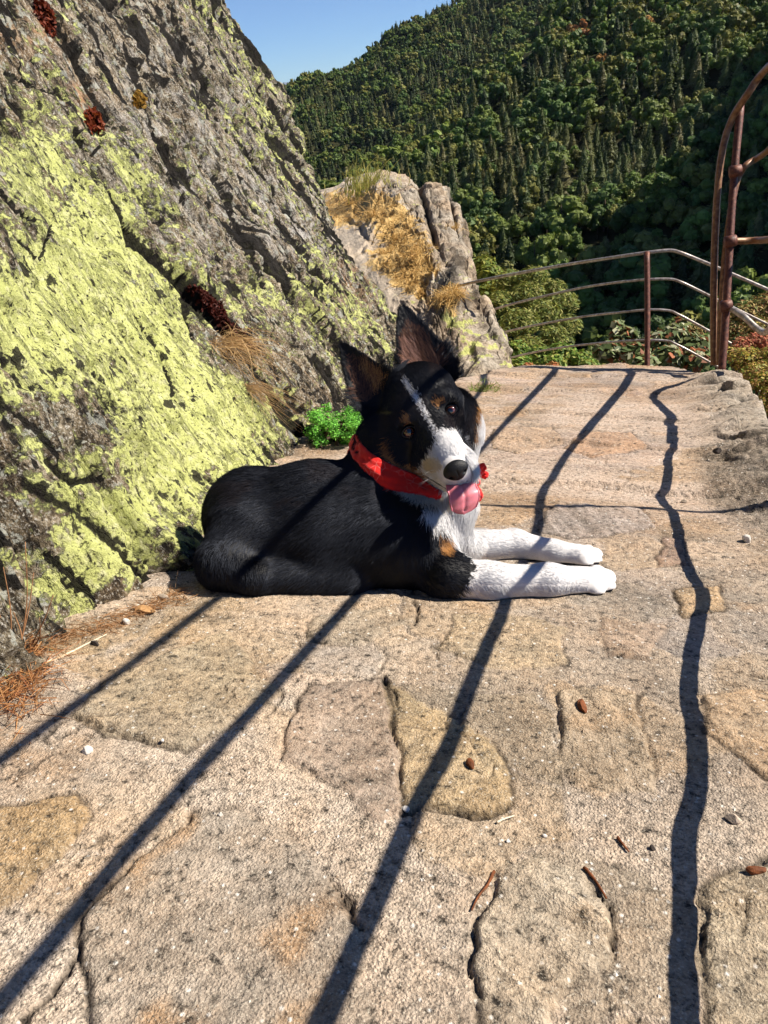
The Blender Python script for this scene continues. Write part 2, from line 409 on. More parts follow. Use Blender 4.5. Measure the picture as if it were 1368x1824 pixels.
cell = t.vor(v, 330, 'F1', 'Color'); cb = t.n.new('ShaderNodeSeparateColor'); t.l.new(cell, cb.inputs[0])
cellb = t.vor(v, 150, 'F1', 'Color'); cb2 = t.n.new('ShaderNodeSeparateColor'); t.l.new(cellb, cb2.inputs[0])
n1 = t.noise(v, 90, 6, .65); n2 = t.noise(v, 14, 5, .6); n3 = t.noise(v, 420, 3, .6)
g_s = t.ramp(cb.outputs[0], [(0, .38), (.25, .72), (.7, 1.0), (.93, 1.0), (1, 1)])
amt = t.math('SUBTRACT', 1, t.math('MULTIPLY', gr, .75))
c = t.mix(t.math('MULTIPLY', amt, .8), tint, t.mix(1, tint, g_s, 'MULTIPLY'))
c = t.mix(1, c, t.ramp(n1, [(.33, .10), (.43, .68), (.56, 1)]), 'MULTIPLY')
c = t.mix(t.ramp(n2, [(.35, 0), (.75, .45)]), c, t.mix(1, c, (1.0, .80, .60), 'MULTIPLY'))
wsp = t.math('MULTIPLY', t.ramp(cb2.outputs[1], [(.90, 0), (.93, 1)]), t.ramp(t.vor(v, 150), [(.15, 1), (.4, 0)]))
c = t.mix(t.math('MULTIPLY', wsp, .75), c, (.85, .80, .72))
pale = t.ramp(n3, [(.55, 0), (.7, 1)])
c = t.mix(t.math('MULTIPLY', pale, .5), c, (.74, .66, .52))
dk = t.ramp(t.noise(v, 230, 4, .7), [(.32, 1), (.41, 0)])
c = t.mix(t.math('MULTIPLY', dk, .75), c, (.045, .030, .020))
c = t.mix(t.math('MULTIPLY', cr, .9), c, (.012, .008, .006))
hh = t.math('ADD', t.math('MULTIPLY', n1, .8), t.math('ADD', t.math('MULTIPLY', t.vor(v, 330), t.math('MULTIPLY', amt, -.25)), t.math('MULTIPLY', n3, .25)))
M_ground = t.fin(c, .85, t.bump(hh, 1.0, .010), .25)
terrace = build_ground(); tag(terrace, 'sunlit path of pale bedrock, flagstones and sandy mortar', 'path', kind='structure')
def gz(px, py, dz=0.0):
    """world point on the displaced terrace under pixel (px,py)"""
    l = GL(px, py, 0)
    for _ in range(3):
        h = float(ground_h(np.array([l[0]]), np.array([l[1]]))[0]); l = GL(px, py, h)
    l[2] += dz
    return toW(l)

# ------------------------------------------------------------------ left rock slab
A0 = P(60, 1165, 1.29); A1 = P(700, 640, 5.1)
SB = (A1 - A0) / np.linalg.norm(A1 - A0)
side = np.cross(SB, N); side /= np.linalg.norm(side)
if side @ CR < 0: side = -side
SN = side * math.sin(RAD(60)) + N * math.cos(RAD(60)); SN -= SB * (SN @ SB); SN /= np.linalg.norm(SN)
SU = np.cross(SN, SB); SU = SU if SU @ N > 0 else -SU
S3 = np.stack([SB, SU, SN], 1)
SM = Matrix([[*S3[0], A0[0]], [*S3[1], A0[1]], [*S3[2], A0[2]], [0, 0, 0, 1]])
def toS(px, py):
    r = P(px, py, 1.0) - CAM; t_ = ((A0 - CAM) @ SN) / (r @ SN); q = CAM + r * t_
    return np.array([(q - A0) @ SB, (q - A0) @ SU])
SIL = np.array([toS(*p) for p in [(712,655),(690,595),(655,530),(608,450),(575,385),(556,325),(536,250),(508,190),(478,150),(455,105),(430,60),(405,15),(392,-20)]])
BASEP = np.array([toS(*p) for p in [(-300,1480),(-60,1260),(60,1172),(200,1118),(330,1050),(420,930),(500,822),(560,806),(600,770),(660,700),(712,655)]])
def blob(px, py, cx, cy, rx, ry, ang=0):
    c_, s_ = math.cos(RAD(ang)), math.sin(RAD(ang)); x = px - cx; y = py - cy
    return np.exp(-(((x * c_ + y * s_) / rx) ** 2 + ((-x * s_ + y * c_) / ry) ** 2))
def rock_fields(a, c, px, py):
    """displacement along the slab normal and paint masks"""
    wrp = fbm(a * 1.3, c * .5, s=501, o=4)
    s_ = a * 1.0 + .10 * c + .16 * wrp
    d = .06 * fbm(a * .9, c * .45, s=511, o=3) + .035 * fbm(a * 2.4, c * .9, s=517, o=3)
    crk = np.zeros_like(a)
    for fq, am, sd in ((2.6, .06, 1), (6.1, .028, 2), (15, .010, 3), (36, .0045, 4)):
        q = s_ * fq + .35 * fbm(a * fq * .7, c * fq * .22, s=520 + sd, o=3)
        fr = q - np.floor(q)
        m = sstep(-.15, .35, fbm(a * fq * .5, c * fq * .28, s=540 + sd, o=3))
        saw = fr ** 1.5
        d += .55 * am * m * (saw - .5)
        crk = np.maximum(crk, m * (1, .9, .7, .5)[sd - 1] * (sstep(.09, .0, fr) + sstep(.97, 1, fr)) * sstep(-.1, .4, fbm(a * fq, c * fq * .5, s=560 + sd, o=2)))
    wu = .22 * fbm(a * 2.2, c * 1.2, s=901, o=4); wv_ = .22 * fbm(a * 2.2, c * 1.2, s=905, o=4)
    for fq, st, hh_, ti, sd, wc in ((1.4, .34, .050, .07, 1, .05), (3.6, .32, .032, .050, 2, .065), (9, .38, .017, .028, 3, .08), (24, .5, .006, .010, 4, .06)):
        fd, e_, r_ = facets((s_ + wu * 1.0) * fq + .12 * fbm(a * fq * 2, c * fq * 1.5, s=911 + sd, o=3), (c + wv_) * fq * st + .12 * fbm(a * fq * 2, c * fq * 1.5, s=921 + sd, o=3), 931 + sd, hh_, ti)
        d += fd; op = sstep(-.25, .3, fbm(a * fq * .6, c * fq * .4, s=941 + sd, o=2)); g_ = sstep(wc * (.4 + op), 0, e_) * op
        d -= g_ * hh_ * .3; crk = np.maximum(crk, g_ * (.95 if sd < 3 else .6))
    chunk = fbm(s_ * 5.5 + .3 * fbm(a * 3, c * 3, s=590, o=2), c * 2.6, s=591, o=5, g=.6); cav = sstep(.22, .45, chunk)
    blk = np.floor((fbm(s_ * 4, c * 1.6, s=593, o=4, g=.55) + 1) * 6) / 6
    r1 = 1 - np.abs(fbm(s_ * 9, c * 3.2, s=571, o=5, g=.58)) * 2.4; r2_ = 1 - np.abs(fbm(s_ * 26, c * 10, s=573, o=4, g=.6)) * 2.4
    zone = .35 + .65 * sstep(-.25, .3, fbm(a * 1.2, c * .9, s=577, o=2))
    d += -.035 * cav + .02 * blk
    d += zone * (.007 * r1 + .006 * r2_) + .004 * fbm(a * 60, c * 30, s=575, o=3)
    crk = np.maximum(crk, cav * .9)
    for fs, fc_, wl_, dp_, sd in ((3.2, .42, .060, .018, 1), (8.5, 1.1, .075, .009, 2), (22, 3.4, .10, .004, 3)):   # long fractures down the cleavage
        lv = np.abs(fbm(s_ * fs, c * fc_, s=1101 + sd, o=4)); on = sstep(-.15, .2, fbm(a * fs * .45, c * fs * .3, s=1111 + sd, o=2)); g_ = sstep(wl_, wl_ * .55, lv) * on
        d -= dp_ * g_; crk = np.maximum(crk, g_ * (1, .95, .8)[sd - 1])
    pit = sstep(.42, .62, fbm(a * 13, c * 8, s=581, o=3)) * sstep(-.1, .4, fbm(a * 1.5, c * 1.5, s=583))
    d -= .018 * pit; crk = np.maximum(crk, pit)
    return d, crk
CRX = [  # big cracks in the face, overhang shade painted dark: polyline, width px, depth
 ([(135,235),(170,300),(205,360),(235,430),(300,478),(330,520),(335,560),(350,600)], 11, .09),
 ([(140,120),(165,170),(190,200),(180,260),(150,290)], 7, .05),
 ([(330,500),(350,540),(400,590),(440,640),(480,700),(530,760),(555,790)], 12, .09),
 ([(495,390),(520,430),(560,470),(590,500),(610,520)], 7, .07),
 ([(440,590),(490,660),(540,730)], 9, .06), ([(225,80),(250,170),(300,290),(330,360)], 5, .04),
 ([(380,320),(420,400),(450,450),(470,510)], 5, .04), ([(0,330),(30,372),(60,390)], 9, .05),
 ([(240,560),(290,640),(310,700)], 6, .03), ([(90,820),(130,860),(180,850)], 9, .04),
 ([(90,985),(140,1030),(180,1075)], 10, .06), ([(90,400),(70,460),(30,430)], 6, .03),
 ([(560,560),(600,610),(640,650)], 5, .05), ([(90,20),(110,60),(140,130)], 6, .04), ([(10,130),(60,150),(110,170)], 5, .03),
]
def build_rock():
    nu, nv = 1100, 760
    t_ = np.linspace(0, 1, nu); a_far = 7.0
    am = SIL[:, 0].max() + .05
    # columns run from behind the camera to the far shoulder, rows up the slab
    a = -1.65 + .4 * ((am + 1.65) / .4) ** t_
    a2 = np.repeat(a[:, None], nv, 1)
    cb_ = np.interp(a, BASEP[:, 0], BASEP[:, 1]) - .12
    ct = 1.7 + 1.15 * np.maximum(a + 1, 0)
    v_ = np.linspace(0, 1, nv) ** 1.05
    c2 = cb_[:, None] + (ct - cb_)[:, None] * v_[None, :]
    W0 = A0 + a2[..., None] * SB + c2[..., None] * SU
    px, py, dd = proj(W0)
    px = np.where(dd > .15, px, -999.); py = np.where(dd > .15, py, 900.)
    d, crk = rock_fields(a2, c2, px, py)
    flat = np.clip(blob(px, py, 120, 520, 170, 230, 35) + blob(px, py, 370, 740, 130, 130, 45) + blob(px, py, 40, 300, 80, 130, 55) + .8 * blob(px, py, 240, 900, 150, 100, 20), 0, 1)
    d *= 1 - .72 * flat; crk *= 1 - .75 * flat
    W1 = W0 + SN * d[..., None]; px, py, dd = proj(W1); px = np.where(dd > .15, px, -999.); py = np.where(dd > .15, py, 900.)
    wpx = px + 7 * fbm(a2 * 7, c2 * 7, s=601, o=5, g=.6); wpy = py + 7 * fbm(a2 * 7, c2 * 7, s=603, o=5, g=.6)
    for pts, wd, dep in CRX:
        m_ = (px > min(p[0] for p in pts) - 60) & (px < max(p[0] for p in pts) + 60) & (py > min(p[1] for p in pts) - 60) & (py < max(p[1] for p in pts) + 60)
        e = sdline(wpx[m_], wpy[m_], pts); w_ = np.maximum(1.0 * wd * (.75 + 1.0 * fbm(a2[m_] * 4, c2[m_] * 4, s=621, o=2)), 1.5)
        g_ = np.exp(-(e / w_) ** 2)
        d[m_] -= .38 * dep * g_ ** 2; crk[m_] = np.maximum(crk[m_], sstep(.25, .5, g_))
    # shoulder: the slab rounds off behind its far edge
    o_ = np.argsort(SIL[:, 1]); sa = np.interp(c2, SIL[o_, 1], SIL[o_, 0])
    over = a2 - (sa + .05 * fbm(c2 * 3, c2 * 0 + .5, s=631, o=4) + .025 * fbm(c2 * 12, c2 * 0, s=633, o=3))
    rr = np.maximum(over + .10, 0)
    d -= np.minimum(rr ** 2 * 2.2 + rr * .15, 9) + np.maximum(over, 0) * 5.5
    lay = np.clip(over + .6, 0, 1)
    d += .02 * fbm(c2 * 5, a2 * 8, s=641, o=3) * sstep(-.5, 0, over)
    V = np.stack([a2, c2, d], -1)
    # paint masks laid out on the rock
    px, py = wpx, wpy
    li = -.33 + 0 * a2
    for (cx_, cy_, rx, ry, an, k) in [(50,340,90,130,50,.22),(290,720,130,110,50,.2),(150,950,160,120,0,.1),(120,520,150,230,35,.62),(330,690,120,150,45,.62),(60,240,90,110,55,.45),(250,880,190,150,25,.6),(60,620,120,140,0,.5),
                                      (420,770,110,60,50,.6),(100,1020,120,110,0,.5),(250,560,70,110,50,.3),(410,60,50,170,-25,.24),(500,260,60,110,-30,.24),
                                      (620,560,100,80,45,.34),(180,430,60,100,30,.3),(560,480,50,60,45,.2),(300,560,40,60,40,.35)]:
        li += k * blob(px, py, cx_, cy_, rx, ry, an)
    for (cx_, cy_, rx, ry, an, k) in [(130,740,95,60,25,.75),(30,900,60,90,0,.45),(200,640,60,40,30,.2),(60,940,60,40,0,.4),(250,150,120,140,40,.2),(20,1110,60,60,0,.3),(400,640,60,80,45,.5),(200,860,30,30,0,.5),(240,1050,60,40,0,.5),(290,960,60,40,50,.35)]:
        li -= k * blob(px, py, cx_, cy_, rx, ry, an)
    mo = 0 * a2
    for (cx_, cy_, rx, ry, an) in [(365,535,52,17,38),(415,590,60,13,42),(170,215,14,22,60),(80,28,16,34,-25),(250,178,12,16,0)]:
        mo = np.maximum(mo, blob(px, py, cx_, cy_, rx, ry, an))
    iron = .9 * blob(px, py, 150, 190, 22, 50, -20) + .6 * blob(px, py, 50, 60, 60, 40, 0) + .5 * blob(px, py, 640, 500, 50, 60, 40) + .4 * blob(px, py, 260, 840, 50, 30, 0)
    gy = blob(px, py, 330, 250, 160, 260, -30) + .8 * blob(px, py, 560, 420, 70, 120, -30)
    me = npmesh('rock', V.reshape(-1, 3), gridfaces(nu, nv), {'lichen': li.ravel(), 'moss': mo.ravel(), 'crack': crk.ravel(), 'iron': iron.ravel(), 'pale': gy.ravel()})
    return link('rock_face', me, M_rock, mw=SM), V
def rock_material(name, lichen=True):
    t = NT(name); v = t.obj(); vs = t.obj(1, .38, 1)
    big = t.noise(vs, 7, 6, .62); mid = t.noise(t.obj(1, .62, 1), 34, 9, .72); fine = t.noise(t.obj(1, .75, 1), 190, 5, .7)
    c = t.ramp(mid, [(.32, (.010, .008, .006)), (.43, (.075, .058, .038)), (.53, (.21, .17, .11)), (.66, (.50, .44, .33))])
    c = t.mix(t.ramp(big, [(.4, 0), (.62, .6)]), c, t.mix(1, c, (.95, .78, .62), 'MULTIPLY'))
    c = t.mix(t.math('MULTIPLY', t.attr('pale'), t.ramp(t.noise(vs, 26, 5, .7), [(.46, 0), (.62, .75)])), c, (.50, .47, .44))
    c = t.mix(t.ramp(fine, [(.54, 0), (.64, .8)]), c, (.62, .58, .50))
    c = t.mix(t.ramp(fine, [(.38, .9), (.46, 0)]), c, (.012, .010, .008))
    c = t.mix(t.math('MULTIPLY', t.attr('iron'), t.ramp(t.noise(v, 22, 5), [(.42, 0), (.6, .9)])), c, (.42, .22, .10))
    ch = t.noise(t.obj(1.5, .55, 1.5), 16, 6, .72, .6)
    c = t.mix(t.ramp(ch, [(.54, 0), (.60, .85)]), c, (.012, .010, .008))
    # lichen crust: edge broken on several scales
    l1 = t.noise(t.obj(1, .6, 1), 5.5, 3, .55); l2 = t.noise(v, 34, 6, .62); l3 = t.noise(v, 130, 4, .6)
    m = t.math('ADD', t.attr('lichen'), t.math('MULTIPLY', t.math('SUBTRACT', l1, .5), 1.5))
    m = t.math('ADD', m, t.math('MULTIPLY', t.math('SUBTRACT', l2, .5), 2.6))
    m = t.math('ADD', m, t.math('MULTIPLY', t.math('SUBTRACT', l3, .5), .55))
    mask = t.ramp(m, [(.0, 0), (.045, 1)])
    ed = t.vor(v, 120, 'DISTANCE_TO_EDGE'); ed2 = t.vor(v, 300, 'DISTANCE_TO_EDGE')
    lc = t.mix(t.noise(v, 12, 4), (.42, .45, .13), (.60, .61, .25))
    lc = t.mix(t.ramp(t.noise(v, 60, 3), [(.5, 0), (.7, .6)]), lc, (.66, .63, .39))
    lc = t.mix(t.ramp(ed, [(.0, .45), (.06, 0)]), lc, (.20, .21, .04))
    lc = t.mix(t.ramp(l3, [(.34, .9), (.44, 0)]), lc, (.05, .045, .02))
    lc = t.mix(t.ramp(ed2, [(.0, .15), (.08, 0)]), lc, (.2, .21, .05))
    sp = t.math('ADD', t.vor(v, 46), t.math('MULTIPLY', t.math('SUBTRACT', t.noise(v, 120, 4), .5), .5))
    lc = t.mix(t.ramp(sp, [(.10, .95), (.15, 0)]), lc, (.018, .015, .010))
    fl_ = t.noise(t.obj(1.7, .7, 1), 40, 5, .62, .4)
    lc = t.mix(t.ramp(fl_, [(.60, 0), (.635, .92)]), lc, (.022, .018, .012))
    gl = t.noise(v, 26, 6, .66); c = t.mix(t.ramp(gl, [(.575, 0), (.60, .85)]), c, (.40, .40, .34))
    c = t.mix(t.ramp(t.math('ADD', m, .14), [(.0, 0), (.08, .75)]), c, (.19, .20, .085))
    c = t.mix(mask, c, lc)
    bl = t.noise(v, 17, 5, .6)
    c = t.mix(t.ramp(bl, [(.615, 0), (.635, .93)]), c, (.014, .012, .010))
    mo = t.math('GREATER_THAN', t.math('ADD', t.attr('moss'), t.math('MULTIPLY', t.math('SUBTRACT', t.noise(v, 30, 5, .6), .5), .9)), .5)
    c = t.mix(mo, c, t.mix(t.noise(v, 220, 3), (.022, .004, .002), (.10, .018, .008)))
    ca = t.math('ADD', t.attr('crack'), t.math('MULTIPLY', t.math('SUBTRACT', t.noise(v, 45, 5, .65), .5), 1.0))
    c = t.mix(t.ramp(ca, [(.50, 0), (.66, .96)]), c, (.007, .0055, .0045))  # overhang shade painted into the cracks with crevice dirt, near black
    h = t.math('ADD', t.math('MULTIPLY', t.math('MULTIPLY', mid, .7), t.math('SUBTRACT', 1, t.math('MULTIPLY', mask, .75))), t.math('ADD', t.math('MULTIPLY', fine, .35), t.math('MULTIPLY', mask, .12)))
    h = t.math('SUBTRACT', h, t.math('MULTIPLY', t.ramp(ch, [(.52, 0), (.62, 1)]), .5))
    return t.fin(c, .88, t.bump(h, 1.0, .022), .2)
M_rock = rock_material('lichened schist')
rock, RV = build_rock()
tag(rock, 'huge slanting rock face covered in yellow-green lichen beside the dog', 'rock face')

# ------------------------------------------------------------------ rocky knoll with the trail beyond the terrace
def catgrid(K, nu, nv):
    K = np.asarray(K, float)
    A = np.stack([spline(K[i], nv) for i in range(K.shape[0])], 0)
    B = np.stack([spline(A[:, j], nu) for j in range(nv)], 1)
    return B
KN = [
 [(640,800,3.6),(600,690,4.6),(570,560,6.2),(540,480,7.6),(530,400,9.2),(520,350,11),(510,345,13)],
 [(700,770,3.9),(660,680,4.9),(640,570,6.1),(620,480,7.3),(600,405,8.8),(575,345,11),(570,338,13)],
 [(760,735,4.2),(730,650,4.9),(700,560,5.8),(690,480,6.8),(670,405,8.2),(635,334,10.3),(630,330,12.5)],
 [(820,712,4.4),(790,640,4.8),(760,550,5.5),(740,480,6.4),(730,405,7.7),(700,331,9.8),(700,330,12)],
 [(870,690,4.6),(840,620,4.9),(805,545,5.4),(790,480,6.2),(775,410,7.4),(752,342,9.2),(750,340,11)],
 [(905,672,4.75),(880,610,5.05),(850,550,5.5),(828,495,6.1),(815,425,7.2),(795,352,8.8),(790,350,10.5)],
 [(930,668,5.0),(912,612,5.3),(885,560,5.7),(850,505,6.4),(842,440,7.4),(818,372,8.9),(812,368,10.5)],
 [(950,760,5.6),(930,720,6.0),(900,680,6.6),(870,640,7.3),(855,560,8.2),(830,470,9.7),(820,450,11.5)],
 [(1000,1000,6.0),(980,960,6.6),(950,900,7.3),(920,850,8),(900,800,9),(880,700,10.5),(870,680,12)],
]
def build_knoll():
    nu, nv = 460, 560
    K = catgrid([[tuple(P(*p)) for p in c_] for c_ in KN], nu, nv)
    nrm = normals_grid(K)
    if (nrm.reshape(-1, 3).mean(0) @ (CAM - K.mean((0, 1)))) < 0: nrm = -nrm
    L = toL(K); x, y, z = L[..., 0], L[..., 1], L[..., 2]
    px, py, dd = proj(K)
    trail = np.exp(-((px - np.interp(py, [330, 400, 480, 560, 640, 720], [585, 618, 660, 700, 735, 760])) / np.interp(py, [330, 480, 640], [42, 45, 40])) ** 2)
    amp = 1 - .75 * trail
    s_ = (x * .9 + y * .25 + z * .5)
    d = .10 * fbm(x * 1.3, y * 1.3, z * 1.3, s=701, o=4)
    crk = 0 * x
    for fq, am, sd in ((1.7, .05, 1), (4.3, .03, 2), (11, .015, 3), (26, .008, 4)):
        q = s_ * fq + .5 * fbm(x * fq * .5, y * fq * .3, z * fq * .5, s=710 + sd, o=3); fr = q - np.floor(q)
        m = sstep(-.3, .3, fbm(x * fq * .4, y * fq * .4, z * fq * .4, s=730 + sd, o=2))
        d += am * m * (fr - .5); crk = np.maximum(crk, m * sstep(.10, 0, fr) * np.clip(am / .05, .3, 1))
    d += .02 * fbm(x * 7, y * 7, z * 7, s=741, o=5, g=.6)
    for fq, hh_, ti, sd in ((.9, .06, .14, 1), (2.3, .03, .06, 2), (6, .014, .024, 3), (15, .007, .012, 4)):
        fd, e_, r_ = facets((x + z * .35) * fq + .2 * fbm(x * fq * 1.5, z * fq * 1.5, y * fq, s=951 + sd, o=3), (z * .8 + y * .45) * fq * .6 + .2 * fbm(x * fq * 1.5, y * fq * 1.5, z * fq, s=961 + sd, o=3), 971 + sd, hh_, ti)
        op = sstep(-.3, .3, fbm(x * fq, y * fq * .5, z * fq * .5, s=981 + sd, o=2)); g_ = sstep(.05 + .05 * op, 0, e_) * op; d += fd - g_ * hh_ * .7; crk = np.maximum(crk, g_ * (.9 if sd < 3 else .5))
    for cx_, cy_, w_ in ((768,400,6),(822,390,5)):   # clefts between the upright slabs
        ln = np.abs(px - (cx_ + (py - 400) * .33) + 6 * fbm(x * 3, z * 3, s=751)); g_ = np.exp(-(ln / w_) ** 2) * sstep(470, 420, py) * sstep(330, 350, py)
        d -= .09 * g_; crk = np.maximum(crk, g_)
    V = K + nrm * (d * amp)[..., None]
    dry = .9 * blob(px, py, 640, 372, 90, 30, 10) + .8 * blob(px, py, 730, 440, 70, 45, 35) + .7 * blob(px, py, 700, 480, 60, 25, 30) + .8 * blob(px, py, 800, 520, 35, 22, 0) + .6 * blob(px, py, 690, 620, 20, 70, -20) + .5 * blob(px, py, 590, 390, 40, 25, 0)
    li = -.42 + .30 * blob(px, py, 830, 590, 90, 60, 40) + .1
    C0 = np.zeros(x.shape + (3,)); C0[:] = (.42, .37, .31)
    C0 = C0 * (1 - .8 * trail[..., None]) + np.array([.47, .38, .30]) * .8 * trail[..., None]
    me = npmesh('knoll', toL(V).reshape(-1, 3), gridfaces(nu, nv), {'lichen': (li + 0 * x).ravel(), 'dry': dry.ravel(), 'trail': trail.ravel(), 'crack': (crk * (1 - trail)).ravel()})
    return link('rocky_knoll', me, M_knoll, mw=GM), V, px, py, dry
t = NT('knoll rock and dry earth'); v = t.obj(); vs = t.obj(1, 1, .6)
mid = t.noise(v, 13, 7, .68); fine = t.noise(v, 60, 5, .7); big = t.noise(v, 2.4, 4)
c = t.ramp(mid, [(.28, (.09, .07, .055)), (.43, (.28, .235, .18)), (.58, (.44, .38, .30)), (.75, (.60, .54, .45))])
c = t.mix(t.ramp(big, [(.42, 0), (.6, .6)]), c, t.mix(1, c, (1, .80, .62), 'MULTIPLY'))
c = t.mix(t.ramp(fine, [(.3, .7), (.42, 0)]), c, (.02, .016, .012))
c = t.mix(t.math('MULTIPLY', t.attr('trail'), .85), c, t.mix(fine, (.38, .31, .235), (.58, .49, .385)))
m = t.math('ADD', t.attr('lichen'), t.math('MULTIPLY', t.math('SUBTRACT', t.noise(v, 9, 8, .7), .5), 2.6))
c = t.mix(t.ramp(m, [(0, 0), (.1, .85)]), c, (.50, .52, .16))
m2 = t.math('ADD', t.attr('dry'), t.math('MULTIPLY', t.math('SUBTRACT', t.noise(v, 7, 7, .65), .5), 1.6))
c = t.mix(t.ramp(m2, [(.45, 0), (.6, .9)]), c, t.mix(t.noise(v, 50, 4), (.48, .29, .09), (.72, .50, .20)))
c = t.mix(t.math('MULTIPLY', t.attr('crack'), .85), c, (.010, .008, .006))
M_knoll = t.fin(c, .9, t.bump(t.math('ADD', mid, t.math('MULTIPLY', fine, .4)), 1, .03), .2)
knoll, KV, KPX, KPY, KDRY = build_knoll()
tag(knoll, 'sunlit rocky knoll with dry golden grass and a worn trail behind the dog', 'rock outcrop')
# ------------------------------------------------------------------ railings
M_rust = None
t = NT('rusty painted iron'); v = t.obj()
n = t.noise(v, 60, 6, .65); n_ = t.noise(v, 300, 3)
c = t.ramp(n, [(.3, (.03, .010, .007)), (.48, (.10, .028, .016)), (.62, (.17, .055, .028)), (.8, (.32, .17, .10))])
M_rust = t.fin(c, t.ramp(n_, [(.3, .45), (.7, .75)]), t.bump(n, .6, .003), .5, Metallic=.15)
t = NT('worn bare rail iron'); v = t.obj(); n = t.noise(v, 50, 5, .6)
c = t.ramp(n, [(.3, (.20, .14, .11)), (.5, (.42, .36, .31)), (.7, (.62, .58, .53))])
M_rail = t.fin(c, .36, t.bump(n, .3, .002), .6, Metallic=.55)
t = NT('ochre coated rail iron'); v = t.obj(); n = t.noise(v, 50, 5, .6)
c = t.ramp(n, [(.3, (.12, .045, .02)), (.5, (.22, .10, .04)), (.72, (.34, .19, .09))])
M_ochre = t.fin(c, .45, t.bump(n, .3, .002), .5, Metallic=.2)

GD = 3.97
gate_base = P(1287, 652, GD)
gate = empty('path_railing', gate_base, 'tall rusty railing at the right edge of the path, rails bent down at its end', 'railing')
pr = SC / F * GD
post = spline([P(1285, 668, GD), P(1293, 560, GD), P(1300, 430, GD), P(1308, 310, GD), P(1319, 188, GD)], 30)
V_, F_ = tube(post, 6.6 * pr, 14, wob=.03, seed=2); link('post', npmesh('post', V_, F_), M_rust, gate)
TR = {  # shadow lines traced on the ground
 0: [(890, 662), (845, 712), (620, 890), (400, 1060), (200, 1215), (0, 1360)],
 1: [(970, 662), (850, 812), (740, 945), (620, 1080), (310, 1425), (0, 1790)],
 2: [(1072, 660), (1040, 730), (1000, 830), (955, 950), (900, 1070), (850, 1190), (800, 1330), (748, 1430), (655, 1640), (575, 1824)],
 3: [(1165, 665), (1172, 700), (1190, 740), (1198, 765), (1190, 830), (1186, 870), (1200, 915), (1215, 975), (1243, 1040), (1243, 1110), (1228, 1200), (1240, 1320), (1238, 1420), (1218, 1500), (1222, 1650), (1222, 1824)]}
ATT = [[P(1272, 650, GD + .10), P(1271, 560, GD + .10), P(1273, 440, GD + .09), P(1279, 330, GD + .07), P(1288, 262, GD + .05), P(1304, 212, GD + .01), P(1330, 170, GD - .1), P(1368, 120, GD - .25)],
       [P(1281, 650, GD + .06), P(1284, 560, GD + .06), P(1292, 450, GD + .05), P(1306, 352, GD + .03), P(1324, 300, GD), P(1368, 268, GD - .2)],
       [P(1292, 432, GD + .02), P(1302, 430, GD), P(1368, 427, GD - .2)],
       [P(1284, 540, GD + .02), P(1294, 544, GD), P(1322, 562, GD - .1), P(1368, 590, GD - .22)]]
for k in range(4):
    zz = toL(ATT[k][-1])[2]; xr, yr = toL(ATT[k][-1])[:2]
    pts = list(ATT[k]); sl_ = toL(ORG + SUN)
    mxh = zz
    for (x_, y_) in TR[k]:
        g_ = GL(x_, y_, 0); g_ = np.array([g_[0], g_[1], float(ground_h(np.array([g_[0]]), np.array([g_[1]]))[0])])
        q = g_ + sl_ * ((zz - g_[2]) / sl_[2])
        if k == 3:
            while q[1] < yr - .2 and proj(toW(q))[0] < 1392 and q[2] < zz + .30: q = q + sl_ * .01
        if q[1] < yr - .22 and proj(toW(q))[0] > 1385: pts.append(toW(q))
    last = pts[-1]; dr = (pts[-1] - pts[-2]); dr /= np.linalg.norm(dr)
    dr = dr if k < 3 else -EY
    pts.append(last + dr * .6 + (0 if k < 3 else 0)); pts.append(last + dr * 1.4)
    r_ = (6.3, 4.4, 5.0, 4.0)[k] * pr * (1, 1.25, 1.2, 1.35)[k]
    sp_ = spline(pts, 160); vis = np.interp(proj(sp_)[0], [1368, 1480], [1, 0]) * (proj(sp_)[2] > 2.5); r_ = r_ * vis + 3.5 * pr * (1 - vis)
    V_, F_ = tube(sp_, r_, 12, wob=.02, seed=k)
    link('rail', npmesh('rail', V_, F_), M_ochre if k < 3 else M_rail, gate)
for yy_, k in ((430, 2), (545, 3), (305, 1)):
    V_, F_ = tube([P(1300 - (yy_ - 430) * .07 - 9, yy_ + 2, GD - .02), P(1300 - (yy_ - 430) * .07 + 11, yy_ - 2, GD - .03)], [10 * pr, 10 * pr], 10)
    link('rail_collar', npmesh('rail_collar', V_, F_), M_rust, gate)
# second post of the same railing, further along the path towards the viewer
zt = toL(ATT[0][-1])[2]
gp = GL(1368, 893, 0); q0 = gp + toL(ORG + SUN) * (.30 / toL(ORG + SUN)[2])
px0 = np.array([q0[0], q0[1]])
base2 = np.array([1.02, toL(GW(1368, 878, 0))[1] - .02])
V_, F_ = tube([toW(np.array([base2[0], base2[1], -.05])), toW(np.array([base2[0] + .01, base2[1], zt + .22]))], [.0095, .009], 12)
link('post', npmesh('post', V_, F_), M_rust, gate)

